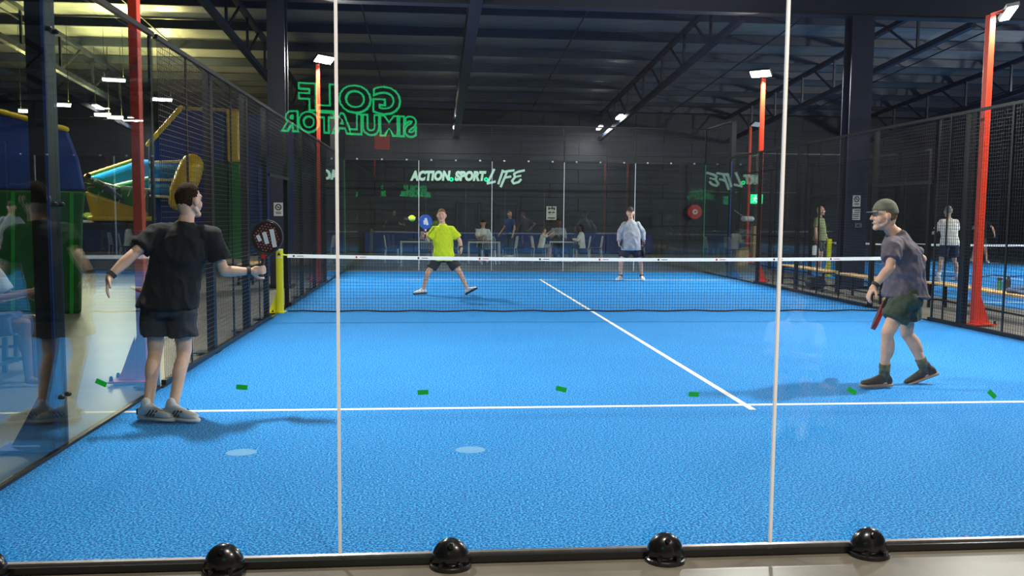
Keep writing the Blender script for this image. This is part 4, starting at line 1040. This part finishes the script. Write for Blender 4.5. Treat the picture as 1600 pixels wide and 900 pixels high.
# generic figures -------------------------------------------------
def xf(J, x, y, rz, z=0):
    R_ = Matrix.Rotation(rz, 3, 'Z'); return {k: R_ @ V(v)+V((x, y, z)) for k, v in J.items()}, R_
def stand(x, y, rz, s=1.0, arm_r=((.10, .05, -.28), (.06, .16, -.22)), arm_l=((-.10, .02, -.28), (-.02, .10, -.24)), step=.10, lean=0.0):
    J = dict(hl=(-.09, 0, .93), hr=(.09, 0, .93), kl=(-.09-step*.5, .04, .50), kr=(.09+step*.5, .04, .50), al=(-.09-step, 0, .09), ar=(.09+step, 0, .09),
             sl=(-.185, lean, 1.42), sr=(.185, lean, 1.42), nk=(0, lean, 1.50), hd=(0, lean*1.2+.03, 1.67))
    J = {k: V(v)*s for k, v in J.items()}
    J['er'] = J['sr']+V(arm_r[0])*s; J['wr'] = J['er']+V(arm_r[1])*s; J['el'] = J['sl']+V(arm_l[0])*s; J['wl'] = J['el']+V(arm_l[1])*s
    return xf(J, x, y, rz)
def sit(x, y, rz, s=1.0, seat=.46, arm_r=((.04, .12, -.25), (-.10, .22, .05)), arm_l=((-.04, .12, -.25), (.10, .22, .05)), lean=.08, z0=0):
    z = seat+.09*s
    J = dict(hl=V((-.09, 0, 0)), hr=V((.09, 0, 0)), kl=V((-.11, .42, .02)), kr=V((.11, .42, .02)), sl=V((-.18, lean, .49)), sr=V((.18, lean, .49)), nk=V((0, lean, .57)), hd=V((0, lean+.04, .74)))
    J = {k: v*s+V((0, 0, z)) for k, v in J.items()}
    for a, k in (('l', -1), ('r', 1)): J['a'+a] = V((k*.11*s, .44*s, .08+z0))
    J['er'] = J['sr']+V(arm_r[0])*s; J['wr'] = J['er']+V(arm_r[1])*s; J['el'] = J['sl']+V(arm_l[0])*s; J['wl'] = J['el']+V(arm_l[1])*s
    return xf(J, x, y, rz)
# neighbours
q = at(1279, 380, 20.2)
J, R_ = stand(q.x, 20.2, -2.35, 1.06, arm_r=((.12, .02, -.27), (.06, .06, -.24)), step=.04)
person('person in olive T-shirt holding a white racket on the neighbouring court', J, R_ @ V((0, 1, 0)), (1, -.35, 0),
       dict(skin=M['skin2'], shirt=M['oliveshirt'], shorts=M['ink'], hair=None, shoe=M['shoewhite'], sole=M['white']), s=1.06, g=1.12, belly=.04, sleeve=.75, vox=.012, brow=False)
racket('white padel racket hanging from the olive shirted player\'s hand', J['wr']+V((-.03, -.02, -.09)), (-.15, -.1, -1), (-.3, -1, 0), M['white'], M['white'], holes=False)
q = at(1484, 380, 16.9)
J, R_ = stand(q.x, 16.9, .06, 1.05, arm_r=((.10, .1, -.25), (-.04, .25, -.02)), arm_l=((-.10, .08, -.26), (.04, .25, -.03)), step=.17, lean=.08)
person('person in pale checked shirt seen from behind on the neighbouring court', J, R_ @ V((0, 1, 0)), (.05, 1, 0),
       dict(skin=M['skin2'], shirt=M['check'], shorts=M['navycloth'], hair=M['hairgrey'], shoe=M['shoewhite'], sole=M['white'], sock=M['white']), s=1.05, g=1.15, sleeve=.75, sock=.3, vox=.012)
q = at(1531, 380, 25.5)
J, R_ = stand(q.x, 25.5, 2.9, 1.03, arm_r=((.12, .1, -.22), (-.02, .2, .12)), arm_l=((-.16, .08, -.20), (-.02, .10, -.20)), step=.16, lean=.05)
person('person in black shirt half hidden behind the right hand red pole', J, R_ @ V((0, 1, 0)), (-.3, -1, 0),
       dict(skin=M['skin2'], shirt=M['blackcloth'], shorts=M['ink'], hair=M['hair'], shoe=M['shoewhite'], sole=M['white']), s=1.03, g=1.05, vox=.014)
# seated at the left edge
J, R_ = sit(-6.66, 4.25, -1.45, 1.0, seat=.44)
person('person in grey T-shirt seated on the bench at the left edge', J, R_ @ V((0, 1, 0)), (1, -.1, -.25),
       dict(skin=M['skin3'], shirt=M['greycloth'], shorts=M['jeans'], hair=M['hair']), s=1.0, g=1.0, vox=.009, shoes=False, toes={'l': (1, .1, 0), 'r': (1, -.1, 0)}, sleeve=.8, hemdrop=.02)
# at the cafe tables
J, R_ = sit(-.95, 25.25, math.pi, 1.0, arm_r=((.02, .12, -.24), (-.14, .2, .06)), lean=.12)
person('person with dark hair and white top bent over a cafe table', J, R_ @ V((0, 1, 0)), (0, -1, -.7), dict(skin=M['skin2'], shirt=M['whitecloth'], shorts=M['ink'], hair=M['hair']), vox=.014, trousers=True, sleeve=.8)
J, R_ = sit(1.72, 26.0, math.pi-.1, 1.05, lean=.05)
person('bearded person in light grey sweater at the cafe table', J, R_ @ V((0, 1, 0)), (-.1, -1, -.1), dict(skin=M['skin3'], shirt=M['greycloth'], shorts=M['jeans'], hair=M['hair'], shoe=M['shoewhite']), s=1.05, vox=.014, trousers=True, longsleeve=True)
beard = at(874, 361, 25.9)
J, R_ = sit(1.0, 25.0, -1.3, .72, arm_r=((.02, .18, .0), (.05, .16, .14)), arm_l=((-.02, .18, .02), (.05, .16, .14)), lean=.10)
person('child in white top on a chair left of the bearded person', J, R_ @ V((0, 1, 0)), (1, .2, .1), dict(skin=M['skin2'], shirt=M['whitecloth'], shorts=M['greycloth'], hair=M['hairfair']), s=.72, vox=.014, sleeve=.7)
J, R_ = sit(2.35, 24.85, 1.25, .86, lean=.02)
person('person with long dark hair and white sleeves right of the cafe table', J, R_ @ V((0, 1, 0)), (-1, .3, 0), dict(skin=M['skin3'], shirt=M['whitecloth'], shorts=M['jeans'], hair=M['hair']), s=.86, vox=.014, trousers=True, longsleeve=True, hairlong=.22)
q = at(797, 360, 28)
J, R_ = stand(q.x, 28, 2.2, .96, step=.03)
person('person with fair hair in blue top standing before the far wall', J, R_ @ V((0, 1, 0)), (.6, -1, 0), dict(skin=M['skin2'], shirt=M['bluecloth'], shorts=M['jeans'], hair=M['hairfair'], shoe=M['shoewhite']), s=.96, vox=.014, trousers=True)
# child on the slide, lying head up
h = at(137, 277, 19.75); a = at(190, 308, 19.75)
d = (a-h); fw = V((0, -.6, -.5))
J = dict(hd=at(137, 276, 19.75), nk=at(145, 281, 19.75), sl=at(149, 281, 19.85), sr=at(149, 285, 19.6), hl=at(166, 291, 19.85), hr=at(166, 293, 19.6), kl=at(178, 299, 19.85), kr=at(180, 303, 19.6), al=at(187, 296, 19.9), ar=at(191, 311, 19.6),
         el=at(143, 289, 19.85), wl=at(136, 287, 19.85), er=at(146, 292, 19.5), wr=at(139, 294, 19.5))
person('child in green top climbing up the inflatable slide', J, (-.2, .6, -.5), (-1, .2, .3), dict(skin=M['skin3'], shirt=M['greencloth'], shorts=M['jeans'], hair=M['hair'], shoe=M['ink'], sole=M['ink']), s=.72, vox=.014, trousers=True)
# spectators on the camera side, mirrored faintly in the near glass
J, R_ = sit(.15, -2.35, .55, .80, seat=.30, lean=.34)
person('child in white top bending forward on the camera side, mirrored in the glass', J, R_ @ V((0, 1, 0)), (-.6, .6, -.4), dict(skin=M['skin2'], shirt=M['whitecloth'], shorts=M['greycloth'], hair=M['hairfair']), s=.8, vox=.012)
MBs = MB().box((.2, -2.42, .15), (.4, .34, .30)).build('low_stool', M['wood'], bevel=.02); tag(MBs, 'low wooden stool on the camera side of the glass', 'stool')
